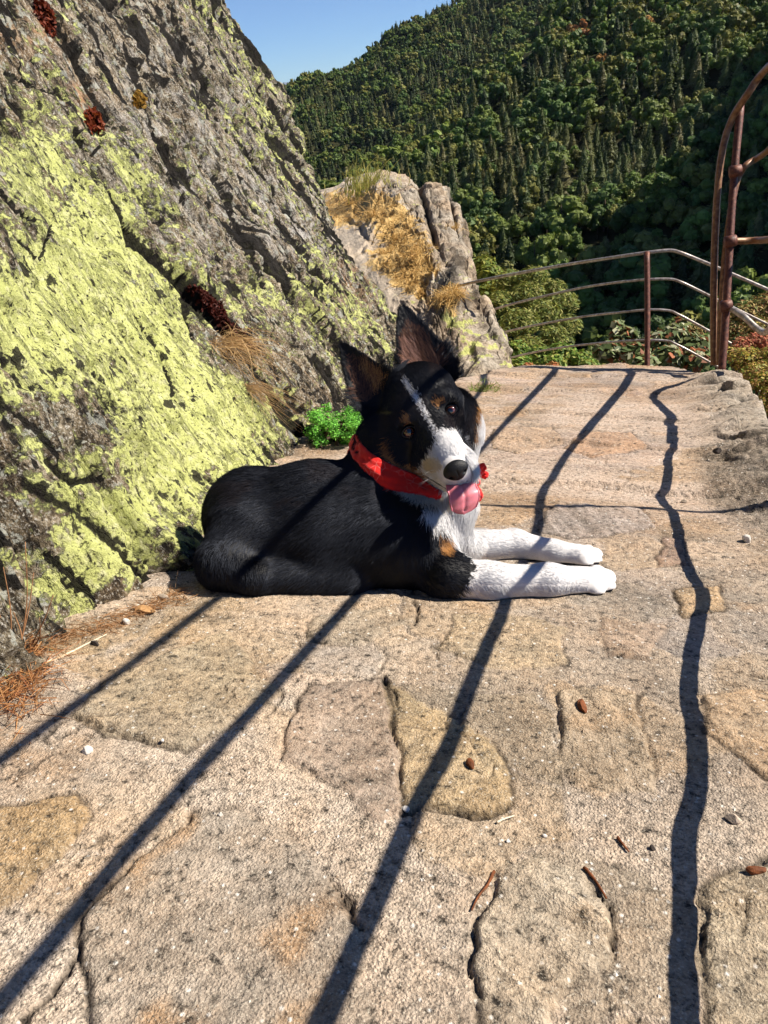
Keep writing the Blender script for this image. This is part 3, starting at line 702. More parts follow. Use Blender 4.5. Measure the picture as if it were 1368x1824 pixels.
BD = 4.85
brl = empty('back_railing', P(1153, 655, BD), 'low curved back railing of thin worn rails on one post beyond the far terrace edge', 'railing')
V_, F_ = tube(spline([P(1152, 700, BD), P(1153, 600, BD), P(1153, 520, BD), P(1152, 449, BD)], 12), 5 * SC / F * BD, 12, wob=.03, seed=5)
link('post', npmesh('post', V_, F_), M_rust, brl)
BR = [[(780,522),(825,507),(900,491),(1000,473),(1090,459),(1153,450),(1192,446),(1212,450),(1240,461),(1290,482),(1368,516),(1470,562)],
      [(820,575),(878,552),(930,537),(1030,514),(1100,503),(1153,498),(1192,497),(1212,502),(1240,515),(1290,540),(1368,578),(1470,628)],
      [(850,605),(905,590),(960,578),(1040,564),(1100,557),(1153,552),(1190,553),(1208,560),(1235,574),(1290,605),(1368,650),(1470,706)],
      [(880,645),(940,630),(1000,619),(1060,612),(1110,608),(1153,606),(1188,607),(1206,614),(1235,629),(1290,660),(1368,706),(1470,765)]]
BDP = [5.9, 5.75, 5.5, 5.25, 5.0, BD + .03, BD, BD - .02, BD - .03, BD - .08, BD - .15, BD - .25]
for k, ln in enumerate(BR):
    pts = spline([P(x_, y_, d_) for (x_, y_), d_ in zip(ln, BDP)], 90)
    V_, F_ = tube(pts, (3.0, 2.3, 2.2, 2.1)[k] * SC / F * BD, 10)
    link('rail', npmesh('rail', V_, F_), M_rail, brl)

# ------------------------------------------------------------------ valley: far ridge, near spur, added shade cliff
def hillmat(name, c1, c2):
    t = NT(name); v = t.obj(); n = t.noise(v, .12, 6, .65)
    return t.fin(t.mix(t.ramp(n, [(.4, 0), (.6, 1)]), c1, c2), .95, None, .05)
M_hill = hillmat('forest floor', (.018, .028, .010), (.05, .045, .022))
BACK = [[(300,290,1050),(300,270,1000),(300,360,800),(300,480,620),(300,760,400)],
        [(400,225,1080),(400,212,1010),(405,310,800),(410,440,620),(410,760,400)],
        [(500,190,1080),(500,180,1010),(510,280,800),(515,400,620),(520,760,400)],
        [(560,158,1080),(560,146,1010),(565,260,800),(570,390,620),(570,760,400)],
        [(625,146,1080),(625,134,1010),(630,240,800),(630,380,620),(630,760,400)],
        [(695,92,1080),(695,80,1010),(700,220,790),(700,370,610),(700,760,400)],
        [(760,58,1080),(760,46,1010),(765,200,780),(765,360,600),(765,760,400)],
        [(830,20,1080),(830,8,1010),(840,180,770),(840,350,600),(840,760,400)],
        [(1000,-60,1080),(1000,-75,1000),(1000,140,760),(1000,330,590),(1000,760,400)],
        [(1300,-170,1080),(1300,-190,1000),(1300,90,740),(1300,310,570),(1300,760,400)]]
SPUR = [[(500,450,400),(500,430,370),(510,500,290),(520,620,225),(540,860,180)],
        [(600,385,400),(600,372,370),(605,450,295),(610,590,228),(620,860,180)],
        [(694,325,410),(694,312,380),(700,410,300),(705,560,230),(710,860,180)],
        [(760,275,430),(760,262,395),(765,380,305),(770,540,232),(780,860,180)],
        [(824,218,450),(824,205,415),(830,350,312),(840,520,234),(850,860,178)],
        [(870,172,470),(870,158,430),(885,320,325),(895,500,236),(900,860,176)],
        [(960,86,500),(960,72,470),(975,260,345),(985,470,238),(990,860,172)],
        [(1030,12,530),(1030,0,500),(1060,220,355),(1070,450,238),(1070,860,170)],
        [(1180,-130,560),(1180,-145,520),(1190,160,350),(1200,410,232),(1200,860,165)],
        [(1368,-290,560),(1368,-310,520),(1368,90,335),(1368,350,220),(1368,860,155)],
        [(1650,-480,560),(1650,-500,520),(1640,0,320),(1640,300,205),(1640,860,145)]]
def hill(name, K, nu, nv, amp, seed):
    G = catgrid([[tuple(P(*p)) for p in c_] for c_ in K], nu, nv)
    G[..., 2] += amp * fbm(G[..., 0] / 60, G[..., 1] / 60, s=seed, o=4) + amp * .35 * fbm(G[..., 0] / 14, G[..., 1] / 14, s=seed + 5, o=2)
    o = link(name, npmesh(name, G.reshape(-1, 3), gridfaces(nu, nv)), M_hill); return o, G
hb, GB = hill('far_hillside', BACK, 120, 110, 9, 801); tag(hb, 'steep far ridge covered in conifer forest', 'hillside', kind='structure')
hs, GS = hill('near_hillside', SPUR, 140, 130, 7, 811); tag(hs, 'nearer wooded spur dropping into the gorge', 'hillside', kind='structure')
# added cliff out of view on the right, crest shaped to shade the ravine
pxs, pys, _ = proj(GS)
WB = [(1450,40),(1368,110),(1300,165),(1235,250),(1195,335),(1135,415),(1060,470),(985,530),(900,610),(800,700)]
crest = []
for (x_, y_) in WB:
    i = np.unravel_index(np.argmin((pxs - x_) ** 2 + (pys - y_) ** 2), pxs.shape)
    crest.append(GS[i] + np.array([0, 0, 6]) + SUN * 230)
crest = np.array(crest); crest = spline(crest, 120)
crest[:, 2] += 3.5 * vn(np.arange(120) * .35, np.zeros(120), s=5) + 2 * vn(np.arange(120) * .9, np.zeros(120), s=8)
away = CR - CR[2] * np.array([0, 0, 1]); away /= np.linalg.norm(away)
rows = []
for q, (o1, dz) in enumerate([(-30, -260), (-14, -120), (-5, -30), (0, 0), (25, -6), (60, -60), (90, -260)]):
    r_ = crest + away * o1; r_[:, 2] += dz
    r_ += (fbm(crest[:, 0] / 20, crest[:, 1] / 20 + q, s=31, o=3) * (8 if dz else 0))[:, None] * away
    rows.append(r_)
rows = np.stack(rows, 1)
gw_ = link('gorge_shade_cliff', npmesh('gorge_shade_cliff', rows.reshape(-1, 3), gridfaces(120, 7)), M_hill)
tag(gw_, 'unseen cliff added on the right to shade the gorge', 'cliff', kind='structure')
bx_, by_ = np.meshgrid(np.concatenate([np.linspace(-4, 6, 60), np.linspace(6.5, 130, 60)]), np.concatenate([np.linspace(-40, -2, 30), np.linspace(-1.5, 12, 60), np.linspace(13, 190, 60)]), indexing='ij')
bd_ = np.hypot(np.maximum(bx_ - 1.5, 0), np.maximum(by_ - 5.8, 0))
bz_ = -1.9 - 1.25 * bd_ + np.minimum(bd_, 6) * .25 * fbm(bx_ / 2.5, by_ / 2.5, s=61, o=4)
tag(link('gorge_bank', npmesh('gorge_bank', np.stack([bx_, by_, bz_], -1).reshape(-1, 3), gridfaces(*bx_.shape)), M_hill, mw=GM), 'steep bank falling from the terrace into the gorge', 'bank', kind='structure')
# distant mountains, the blue of the haze put into their colour
M_mtn = hillmat('haze-tinted mountain', (.13, .17, .22), (.19, .22, .27))
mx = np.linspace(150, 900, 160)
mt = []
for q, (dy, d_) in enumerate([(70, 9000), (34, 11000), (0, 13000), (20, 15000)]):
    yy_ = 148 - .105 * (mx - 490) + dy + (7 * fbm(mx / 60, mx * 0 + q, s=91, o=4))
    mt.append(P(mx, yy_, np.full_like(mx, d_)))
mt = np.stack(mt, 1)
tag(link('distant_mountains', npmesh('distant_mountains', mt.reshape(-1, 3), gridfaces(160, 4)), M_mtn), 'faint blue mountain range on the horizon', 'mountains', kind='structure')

# ---- trees
def leafquads(C, Nn, size, rg, asp=.6):
    """one kite per centre, facing roughly along Nn"""
    n = len(C)
    Nn = Nn + rg.normal(size=(n, 3)) * .45; Nn /= np.linalg.norm(Nn, axis=1, keepdims=True)
    a = np.cross(Nn, rg.normal(size=(n, 3))); a /= np.linalg.norm(a, axis=1, keepdims=True) + 1e-9
    b = np.cross(Nn, a); s = (size * rg.uniform(.6, 1.35, n))[:, None]
    V = np.stack([C - a * s, C - b * s * asp + Nn * s * .12, C + a * s, C + b * s * asp - Nn * s * .1], 1).reshape(-1, 3)
    return V, np.arange(4 * n).reshape(n, 4)
def conifer_crown(seed, n, w=.19, slim=1.0):
    rg = np.random.default_rng(seed)
    t_ = rg.uniform(0, 1, n) ** .8                   # 0 top
    z = 1 - t_ * .86
    lev = np.floor(z * 15) / 15; z = lev + (z - lev) * .55
    r = (1 - z) ** .8 * w * (.75 + .5 * rg.uniform(size=n)) + .008
    ph = rg.uniform(0, 2 * np.pi, n)
    lob = 1 + .22 * np.sin(ph * 3 + seed) + .15 * np.sin(ph * 5 + z * 20)
    rr = r * lob * rg.uniform(.35, 1, n) ** .5
    C = np.stack([rr * np.cos(ph), rr * np.sin(ph), z - rr * .35], 1)
    Nn = np.stack([np.cos(ph) * .55, np.sin(ph) * .55, np.full(n, .85)], 1)
    V, Fc = leafquads(C, Nn, .05 * (.5 + (1 - z)) * (170 / n) ** .5, rg, .5)
    # solid inner foliage, ragged by whorl
    zs = np.linspace(.12, .99, 9); A = np.arange(8) * np.pi / 4; ring = []
    for q, zz_ in enumerate(zs):
        rr_ = ((1 - zz_) ** .8 * w * .74 + .004) * (1.08 if q % 2 == 0 else .84) * rg.uniform(.8, 1.15, 8); ring.append(np.stack([rr_ * np.cos(A + q), rr_ * np.sin(A + q), zz_ + rg.uniform(-.02, .02, 8) - (.03 if q % 2 == 0 else 0)], 1))
    i, j = np.meshgrid(np.arange(8), np.arange(8), indexing='ij')
    return join([(V, Fc), (np.concatenate(ring), np.stack([i * 8 + j, i * 8 + (j + 1) % 8, (i + 1) * 8 + (j + 1) % 8, (i + 1) * 8 + j], -1).reshape(-1, 4))])
def broad_crown(seed, n, fl=.8):
    rg = np.random.default_rng(seed); m = 15
    cc = np.stack([rg.normal(0, .19, m), rg.normal(0, .19, m), rg.uniform(.34, .86, m)], 1); cr = rg.uniform(.08, .19, m)
    k = rg.integers(0, m, n); dv = rg.normal(size=(n, 3)); dv /= np.linalg.norm(dv, axis=1, keepdims=True)
    dv[:, 2] = np.where(rg.uniform(size=n) < .6, np.abs(dv[:, 2]), dv[:, 2])
    C = cc[k] + dv * (cr[k] * rg.uniform(.75, 1.08, n))[:, None]
    parts = [leafquads(C, dv + np.array([0, 0, .25]), np.full(n, .062 * (220 / n) ** .5), rg, .75)]
    th, ph = np.meshgrid(np.linspace(.05, np.pi - .05, 5), np.arange(7) * 2 * np.pi / 7, indexing='ij'); S_ = np.stack([np.sin(th) * np.cos(ph), np.sin(th) * np.sin(ph), np.cos(th)], -1).reshape(-1, 3)
    i, j = np.meshgrid(np.arange(4), np.arange(7), indexing='ij'); FS = np.stack([i * 7 + j, (i + 1) * 7 + j, (i + 1) * 7 + (j + 1) % 7, i * 7 + (j + 1) % 7], -1).reshape(-1, 4)
    for c_, r_ in zip(cc, cr): parts.append((c_ + S_ * (r_ * .88 * rg.uniform(.82, 1.12, (len(S_), 1))), FS))
    return join(parts)
def foliage(name, attr_or_rnd):
    t = NT(name)
    if attr_or_rnd == 'attr': base = t.attr('tint', 'Color')
    tr = t.n.new('ShaderNodeBsdfTranslucent'); mxs = t.n.new('ShaderNodeMixShader'); mxs.inputs[0].default_value = .28
    base = t.attr('tint', 'Color')
    t.set(t.b.inputs['Base Color'], base); t.b.inputs['Roughness'].default_value = .6; t.b.inputs['Specular IOR Level'].default_value = .25
    t.l.new(base, tr.inputs[0]); t.l.new(t.b.outputs[0], mxs.inputs[1]); t.l.new(tr.outputs[0], mxs.inputs[2]); t.l.new(mxs.outputs[0], t.out.inputs[0])
    return t.m
M_leaf = foliage('leaves', 'attr')
M_bark = simple('bark', (.10, .07, .05), .9, .1, .4, 30)
TINTS = {'conifer': [(.070, .105, .030), (.090, .120, .030), (.120, .130, .036), (.060, .088, .032)],
         'olive': [(.150, .165, .052), (.125, .155, .050), (.175, .165, .060)],
         'broad': [(.120, .180, .034), (.165, .215, .040), (.095, .155, .038), (.20, .20, .045)], 'autumn': [(.46, .25, .07), (.40, .17, .06)]}
def scatter(G, n, rg, mind):
    A_ = G[:-1, :-1]; B_ = G[1:, :-1]; D_ = G[:-1, 1:]
    ar = np.linalg.norm(np.cross(B_ - A_, D_ - A_), axis=-1).ravel(); ar /= ar.sum()
    idx = rg.choice(len(ar), n, p=ar); i, j = np.unravel_index(idx, A_.shape[:2]); u, v_ = rg.uniform(size=(2, n))
    pt = A_[i, j] + (B_[i, j] - A_[i, j]) * u[:, None] + (D_[i, j] - A_[i, j]) * v_[:, None]
    px, py, dd = proj(pt + np.array([0, 0, 5.0]))
    ok = (px > 420) & (px < 1500) & (py > -80) & (py < 720) & (dd > 50)
    pt = pt[ok]; keep = []; cells = {}
    for q, p in enumerate(pt):
        c_ = (int(p[0] // mind), int(p[1] // mind), int(p[2] // (mind * 2)))
        if c_ in cells: continue
        cells[c_] = 1; keep.append(q)
    return pt[keep]
rg = np.random.default_rng(11)
PB = scatter(GB, 60000, rg, 8.6); PS = scatter(GS, 60000, rg, 7.0)
trees = []
for src, pts in (('b', PB), ('s', PS)):
    px, py, dd = proj(pts)
    zone = fbm(pts[:, 0] / 45, pts[:, 1] / 45, pts[:, 2] / 45, s=77, o=3)
    rock_gap = blob(px, py, 935, 110, 16, 40, 35) + blob(px, py, 930, 128, 14, 12, 0)
    for q in range(len(pts)):
        if rock_gap[q] > .5 and src == 's': continue
        low = py[q] > 400
        if src == 'b': kind = 'broad' if (zone[q] > .10 or rg.uniform() < .25 or (py[q] < 190 + .0 and zone[q] > .05)) else ('olive' if rg.uniform() < .22 else 'conifer')
        else:
            kind = 'broad' if (zone[q] > -.02 or (low and rg.uniform() < .6) or rg.uniform() < .15) else ('olive' if rg.uniform() < .38 else 'conifer')
            if blob(px[q], py[q], 1010, 80, 40, 20) > .4 or blob(px[q], py[q], 1130, 75, 26, 18) > .35 or blob(px[q], py[q], 1060, 130, 30, 10) > .6: kind = 'autumn' if rg.uniform() < .55 else kind
        H_ = {'conifer': rg.uniform(8, 14), 'olive': rg.uniform(7, 13), 'broad': rg.uniform(6, 12.5), 'autumn': rg.uniform(7, 10)}[kind]
        if src == 's' and py[q] > 430: H_ *= 1.15
        trees.append((pts[q], kind, H_, dd[q], px[q], py[q], src))
# which trees show largest: in frame, not behind the rock, knoll or terrace
score = []
for q, (p, kind, H_, d_, x_, y_, src) in enumerate(trees):
    ht = H_ * F / (d_ * SC); seen = 560 < x_ < 1366 and 5 < y_ - ht * .5 < 470 and not (x_ < 850 and y_ > 330 and y_ > 330 + (x_ - 800)) and not (x_ > 1230 and y_ > 250) and not (x_ > 1100 and y_ > 440)
    score.append(ht if seen and src == 's' else 0)
big = set(np.argsort(score)[-300:].tolist())
def proto(kind, seed, n):
    V, Fc = (conifer_crown(seed, n, .26) if kind == 'conifer' else conifer_crown(seed, n, .34) if kind == 'olive' else broad_crown(seed, n))
    return V, Fc
LOW = {}; HI = {}
r2 = np.random.default_rng(5)
NAMES = {'conifer': 'conifer_tree', 'olive': 'pine_tree', 'broad': 'broadleaf_tree', 'autumn': 'autumn_tree'}
CATS = {'conifer': 'conifer', 'olive': 'pine tree', 'broad': 'tree', 'autumn': 'tree'}
for kind in TINTS:
    LOW[kind] = [proto(kind, s_ * 7 + 1, 110) for s_ in range(5)] + [proto(kind, s_ * 7 + 1, 420) for s_ in range(5)]
    HI[kind] = []
    for ti, tc_ in enumerate(TINTS[kind]):
        for s_ in range(2):
            V, Fc = proto(kind, s_ * 13 + ti * 3 + 40, 620)
            jit = np.repeat(r2.uniform(.65, 1.4, len(V) // 4 + 1), 4)[:len(V), None]
            me = npmesh('crown', V, Fc, {'tint': np.array(tc_) * jit * .82}, smooth=False); me.materials.append(M_leaf)
            Vt, Ft = tube([(0, 0, -.1), (0.005, 0, .3), (0, .004, .85)], [.022, .017, .004], 6); mt_ = npmesh('trunk', Vt, Ft); mt_.materials.append(M_bark)
            HI[kind].append((me, mt_))
def treelabel(kind, x_, y_):
    a = {'conifer': 'dark narrow conifer', 'olive': 'olive-tinted pine', 'broad': 'bright green broadleaf tree', 'autumn': 'orange-brown autumn tree'}[kind]
    ver = 'high' if y_ < 130 else 'midway up' if y_ < 300 else 'low'
    hor = 'straight above the knoll' if x_ < 760 else 'just right of the knoll' if x_ < 900 else 'left of the back railing post' if x_ < 1120 else 'above the back railing post' if x_ < 1240 else 'behind the tall rusty post'
    return f'{a} {ver} on the near spur, {hor}'
def place_trees():
    PV, PF, PC, b = [], [], [], 0
    for q, (p, kind, H_, d_, x_, y_, src) in enumerate(trees):
        wd = H_ * r2.uniform(.85, 1.2); an = r2.uniform(0, 6.28)
        if q in big:
            me, mt_ = HI[kind][r2.integers(len(HI[kind]))]
            r_ = empty(NAMES[kind], p, treelabel(kind, x_, y_), CATS[kind], 'trees on the near spur of the gorge')
            r_.rotation_euler = (0, 0, an); r_.scale = (wd, wd, H_)
            for nm, m_ in (('crown', me), ('trunk', mt_)):
                o = bpy.data.objects.new(nm, m_); COL.objects.link(o); o.parent = r_
            continue
        V, Fc = LOW[kind][r2.integers(5) + (5 if d_ < 330 else 0)]
        ca, sa_ = math.cos(an), math.sin(an)
        Vw = np.stack([(V[:, 0] * ca - V[:, 1] * sa_) * wd, (V[:, 0] * sa_ + V[:, 1] * ca) * wd, V[:, 2] * H_], 1) + p
        tc_ = np.array(TINTS[kind][r2.integers(len(TINTS[kind]))]) * r2.uniform(.5, 1.15)
        PV.append(Vw); PF.append(Fc + b); b += len(Vw)
        PC.append(tc_[None] * np.repeat(r2.uniform(.7, 1.35, len(V) // 4 + 1), 4)[:len(V), None])
    me = npmesh('forest', np.concatenate(PV), np.concatenate(PF), {'tint': np.concatenate(PC)}, smooth=False)
    tag(link('forest', me, M_leaf), 'dense mixed forest clothing the hillsides across the gorge', 'forest', kind='stuff')
place_trees()
print('TREES', len(trees), len(big))

# thin blue air between here and the mountains
lo_h = np.array([-14000.0, -400.0, -3200.0]); hi_h = np.array([14000.0, 17000.0, 2400.0])
c8_ = np.array([[(lo_h, hi_h)[i][0], (lo_h, hi_h)[j][1], (lo_h, hi_h)[k][2]] for i in (0, 1) for j in (0, 1) for k in (0, 1)])
me = npmesh('haze', c8_, np.array([[0, 1, 3, 2], [4, 6, 7, 5], [0, 4, 5, 1], [2, 3, 7, 6], [0, 2, 6, 4], [1, 5, 7, 3]]), smooth=False)
hm = bpy.data.materials.new('haze'); hm.use_nodes = True; hn = hm.node_tree.nodes; hn.clear(); ho = hn.new('ShaderNodeOutputMaterial'); hv = hn.new('ShaderNodeVolumePrincipled')
hv.inputs['Color'].default_value = (.72, .84, 1, 1); hv.inputs['Density'].default_value = 1.4e-5; hv.inputs['Anisotropy'].default_value = .1; hm.node_tree.links.new(hv.outputs[0], ho.inputs['Volume'])
tag(link('haze', me, hm), 'thin blue haze in the air', None, kind='stuff')
FURN = 165000
# ------------------------------------------------------------------ the dog
def C3(px, py, d):
    return np.array([(px - CX) / F * d, -(py - CY) / F * d, -d]) * SC
def C2W(c): return np.asarray(c) @ M3.T + CAM
PXM = SC / F
def unit(v): v = np.asarray(v, float); return v / np.linalg.norm(v)
# primitives: (kind, a, b, ra, rb, group, flow, fur length)
PR = []
def ball(px, py, d, r, grp, flow, fl, sc=(1, 1, 1)): PR.append(('b', C3(px, py, d), np.array(sc, float), r * PXM * d, 0, grp, unit(flow), fl))
def cap(a, b, grp, flow, fl): PR.append(('c', C3(*a[:3]), C3(*b[:3]), a[3] * PXM * a[2], b[3] * PXM * b[2], grp, unit(flow), fl))
BK = (-1, -.25, -.05)
ball(452, 918, 1.70, 82, 0, (-1, -.2, 0), .016)                      # rump
cap((440, 955, 1.62, 70), (405, 1000, 1.58, 52), 0, (-.7, -.7, 0), .015) # near thigh
cap((400, 1008, 1.56, 42), (450, 1028, 1.54, 30), 0, (.3, -.9, .1), .012) # hock and hind foot
cap((455, 1030, 1.55, 28), (620, 1036, 1.56, 40), 0, (-.8, -.6, 0), .014)
cap((455, 925, 1.70, 85), (560, 925, 1.68, 98), 0, (-1, -.3, 0), .016)
cap((470, 955, 1.66, 84), (580, 965, 1.63, 86), 0, (-1, -.5, 0), .015)
cap((560, 925, 1.68, 100), (665, 920, 1.67, 104), 0, (-.9, -.45, 0), .017)
cap((600, 968, 1.62, 84), (710, 965, 1.60, 92), 0, (-.7, -.7, 0), .016)
cap((665, 900, 1.67, 92), (690, 850, 1.66, 72), 0, (-.6, -.8, 0), .020)   # withers
cap((690, 860, 1.66, 72), (703, 795, 1.65, 70), 0, (-.35, -.9, 0), .020) # neck, near side
cap((770, 880, 1.68, 62), (776, 768, 1.70, 81), 0, (.25, -.95, .1), .024) # ruff, far side
cap((750, 930, 1.62, 84), (785, 900, 1.62, 62), 0, (.2, -1, .1), .022)   # breast
cap((790, 950, 1.64, 50), (820, 975, 1.66, 34), 0, (.6, -.8, .1), .015)
cap((745, 985, 1.57, 72), (790, 1020, 1.545, 48), 1, (.3, -.9, 0), .013) # near shoulder and elbow
cap((795, 1028, 1.51, 40), (870, 1036, 1.512, 32), 1, (1, -.25, 0), .009)
cap((870, 1036, 1.512, 32), (975, 1036, 1.523, 29), 1, (1, -.12, 0), .008)
cap((975, 1036, 1.523, 29), (1046, 1037, 1.54, 28), 1, (1, -.35, .1), .006)
for (x_, y_, d_, r_) in ((1062, 1024, 1.575, 18), (1078, 1032, 1.565, 19), (1078, 1046, 1.54, 19), (1062, 1054, 1.52, 17)): ball(x_, y_, d_, r_, 4, (.5, -.8, .3), .003)
cap((815, 975, 1.68, 32), (915, 970, 1.713, 26), 2, (1, -.05, 0), .009)  # far fore leg
cap((915, 970, 1.713, 26), (985, 986, 1.692, 23), 2, (1, -.2, 0), .007)
cap((985, 986, 1.692, 23), (1034, 993, 1.674, 23), 2, (1, -.4, 0), .006)
for (x_, y_, d_, r_) in ((1046, 985, 1.72, 15), (1058, 991, 1.70, 16), (1058, 1001, 1.675, 16), (1044, 1006, 1.66, 14)): ball(x_, y_, d_, r_, 4, (.5, -.8, .3), .003)
HU = (-.5, .86, -.1)                                                 # from muzzle to skull
ball(750, 711, 1.62, 65, 3, (-.45, .8, -.2), .008)                   # skull
ball(735, 745, 1.60, 56, 3, (-.6, .6, -.2), .008)
ball(790, 738, 1.60, 48, 3, (-.1, .9, -.3), .008)
ball(718, 778, 1.60, 40, 3, (-.8, .1, -.2), .014)                    # near cheek
ball(808, 775, 1.62, 31, 3, (.4, .4, -.5), .012)                     # far cheek
cap((762, 755, 1.565, 36), (800, 818, 1.49, 34), 3, (-.5, .8, .1), .005)  # bridge of the muzzle
cap((774, 800, 1.55, 34), (806, 838, 1.478, 29), 3, (-.7, .5, 0), .006)  # upper lips
cap((790, 800, 1.55, 34), (817, 838, 1.478, 28), 3, (.2, .8, -.2), .006)
cap((765, 822, 1.56, 30), (806, 864, 1.50, 15), 3, (-.7, .2, 0), .008)  # lower jaw
ball(724, 751, 1.562, 20, 3, (-.4, .8, -.1), .005)                   # brows
ball(791, 713, 1.562, 20, 3, (-.2, .9, -.1), .005)
EYES = [C3(729, 769, 1.551), C3(802, 731, 1.560)]
VS = .0030
lo = np.array([-.30, -.20, -1.75]); hi = np.array([.46, .32, -1.16])
lo = np.array([(335 - CX) / F * 1.6, -(1085 - CY) / F * 1.6, -1.92]) * SC; hi = np.array([(1125 - CX) / F * 1.72, -(520 - CY) / F * 1.72, -1.36]) * SC
nx, ny, nz = ((hi - lo) / VS).astype(int) + 1
gx = lo[0] + VS * np.arange(nx); gy = lo[1] + VS * np.arange(ny); gz_ = lo[2] + VS * np.arange(nz)
def prim_sd(p, X, Y, Z):
    if p[0] == 'b':
        return np.sqrt((X - p[1][0]) ** 2 + (Y - p[1][1]) ** 2 + (Z - p[1][2]) ** 2) - p[3]
    a, b = p[1], p[2]; e = b - a; t_ = np.clip(((X - a[0]) * e[0] + (Y - a[1]) * e[1] + (Z - a[2]) * e[2]) / (e @ e), 0, 1)
    return np.sqrt((X - a[0] - e[0] * t_) ** 2 + (Y - a[1] - e[1] * t_) ** 2 + (Z - a[2] - e[2] * t_) ** 2) - (p[3] + (p[4] - p[3]) * t_)
def smin(a, b, k):
    h = np.clip(.5 + .5 * (b - a) / k, 0, 1); return b + (a - b) * h - k * h * (1 - h)
KG = {0: .024, 1: .022, 2: .014, 3: .016, 4: .005}
FG = {}
def put(grp, p):
    if grp not in FG: FG[grp] = np.full((nx, ny, nz), .12, np.float32)
    pts = [p[1]] if p[0] == 'b' else [p[1], p[2]]; R = max(p[3], p[4]) + .06
    l_ = np.min(pts, 0) - R; h_ = np.max(pts, 0) + R
    i0 = np.clip(((l_ - lo) / VS).astype(int), 0, [nx, ny, nz]); i1 = np.clip(((h_ - lo) / VS).astype(int) + 1, 0, [nx, ny, nz])
    s_ = tuple(slice(a, b) for a, b in zip(i0, i1))
    X = gx[s_[0]][:, None, None]; Y = gy[s_[1]][None, :, None]; Z = gz_[s_[2]][None, None, :]
    FG[grp][s_] = smin(FG[grp][s_], prim_sd(p, X, Y, Z), KG[grp])
for p in PR: put(p[5], p)
FD = smin(FG[0], FG[1], .016); FD = smin(FD, FG[2], .014); FD = smin(FD, FG[4], .005); FD = smin(FD, FG[3], .018)
# eye sockets, stop and mouth corner pressed in
def dent(c, r, k):
    global FD
    R = r + .04; i0 = np.clip(((c - R - lo) / VS).astype(int), 0, None); i1 = ((c + R - lo) / VS).astype(int) + 1
    s_ = tuple(slice(a, b) for a, b in zip(i0, i1))
    dd_ = np.sqrt((gx[s_[0]][:, None, None] - c[0]) ** 2 + (gy[s_[1]][None, :, None] - c[1]) ** 2 + (gz_[s_[2]][None, None, :] - c[2]) ** 2) - r
    FD[s_] = -smin(-FD[s_], dd_, k)
for e_ in EYES: dent(e_ + np.array([0, 0, .006]), .0134, .008)
for p_ in ((1091, 1029, 1.57), (1096, 1041, 1.55), (1086, 1056, 1.52), (1070, 984, 1.71), (1074, 996, 1.69)): dent(C3(*p_), .0035, .004)
# ears: cupped leaves
def ear_frame(base, tip, open_dir):
    L_ = tip - base; ln = np.linalg.norm(L_); v_ = L_ / ln; w_ = unit(open_dir); w_ = unit(w_ - v_ * (w_ @ v_)); u_ = np.cross(v_, w_); return base, u_, v_, w_, ln
EARS = [ear_frame(C3(676, 712, 1.635), C3(606, 610, 1.66), (-.15, -.1, 1)), ear_frame(C3(764, 676, 1.665), C3(716, 543, 1.69), (.25, -.1, 1))]
EW = (.049, .060)
def earprof(t_): return np.clip(np.clip(1.02 - np.clip(t_, 0, 1.02), 0, 1) ** .72 * (.86 + .55 * np.clip(t_, 0, .35)), 0, 1)
for (b_, u_, v_, w_, ln), ew in zip(EARS, EW):
    c_ = b_ + v_ * ln / 2; R = ln / 2 + .05
    i0 = np.clip(((c_ - R - lo) / VS).astype(int), 0, None); i1 = np.minimum(((c_ + R - lo) / VS).astype(int) + 1, [nx, ny, nz])
    s_ = tuple(slice(a, b) for a, b in zip(i0, i1))
    X = gx[s_[0]][:, None, None] - b_[0]; Y = gy[s_[1]][None, :, None] - b_[1]; Z = gz_[s_[2]][None, None, :] - b_[2]
    u = X * u_[0] + Y * u_[1] + Z * u_[2]; v = X * v_[0] + Y * v_[1] + Z * v_[2]; w__ = X * w_[0] + Y * w_[1] + Z * w_[2]
    t_ = v / ln; wd = ew * earprof(t_) + .0005
    bow = .016 * (u / wd) ** 2 * np.clip(1 - t_, .15, 1) * 1.5
    sh = np.abs(w__ - bow + .004) - .0042 * (1.15 - .5 * np.clip(t_, 0, 1))
    q = np.maximum(np.maximum(sh, (np.abs(u) - wd) * .8), np.maximum(v - ln, -v - .02))
    FD[s_] = smin(FD[s_], q, .009)
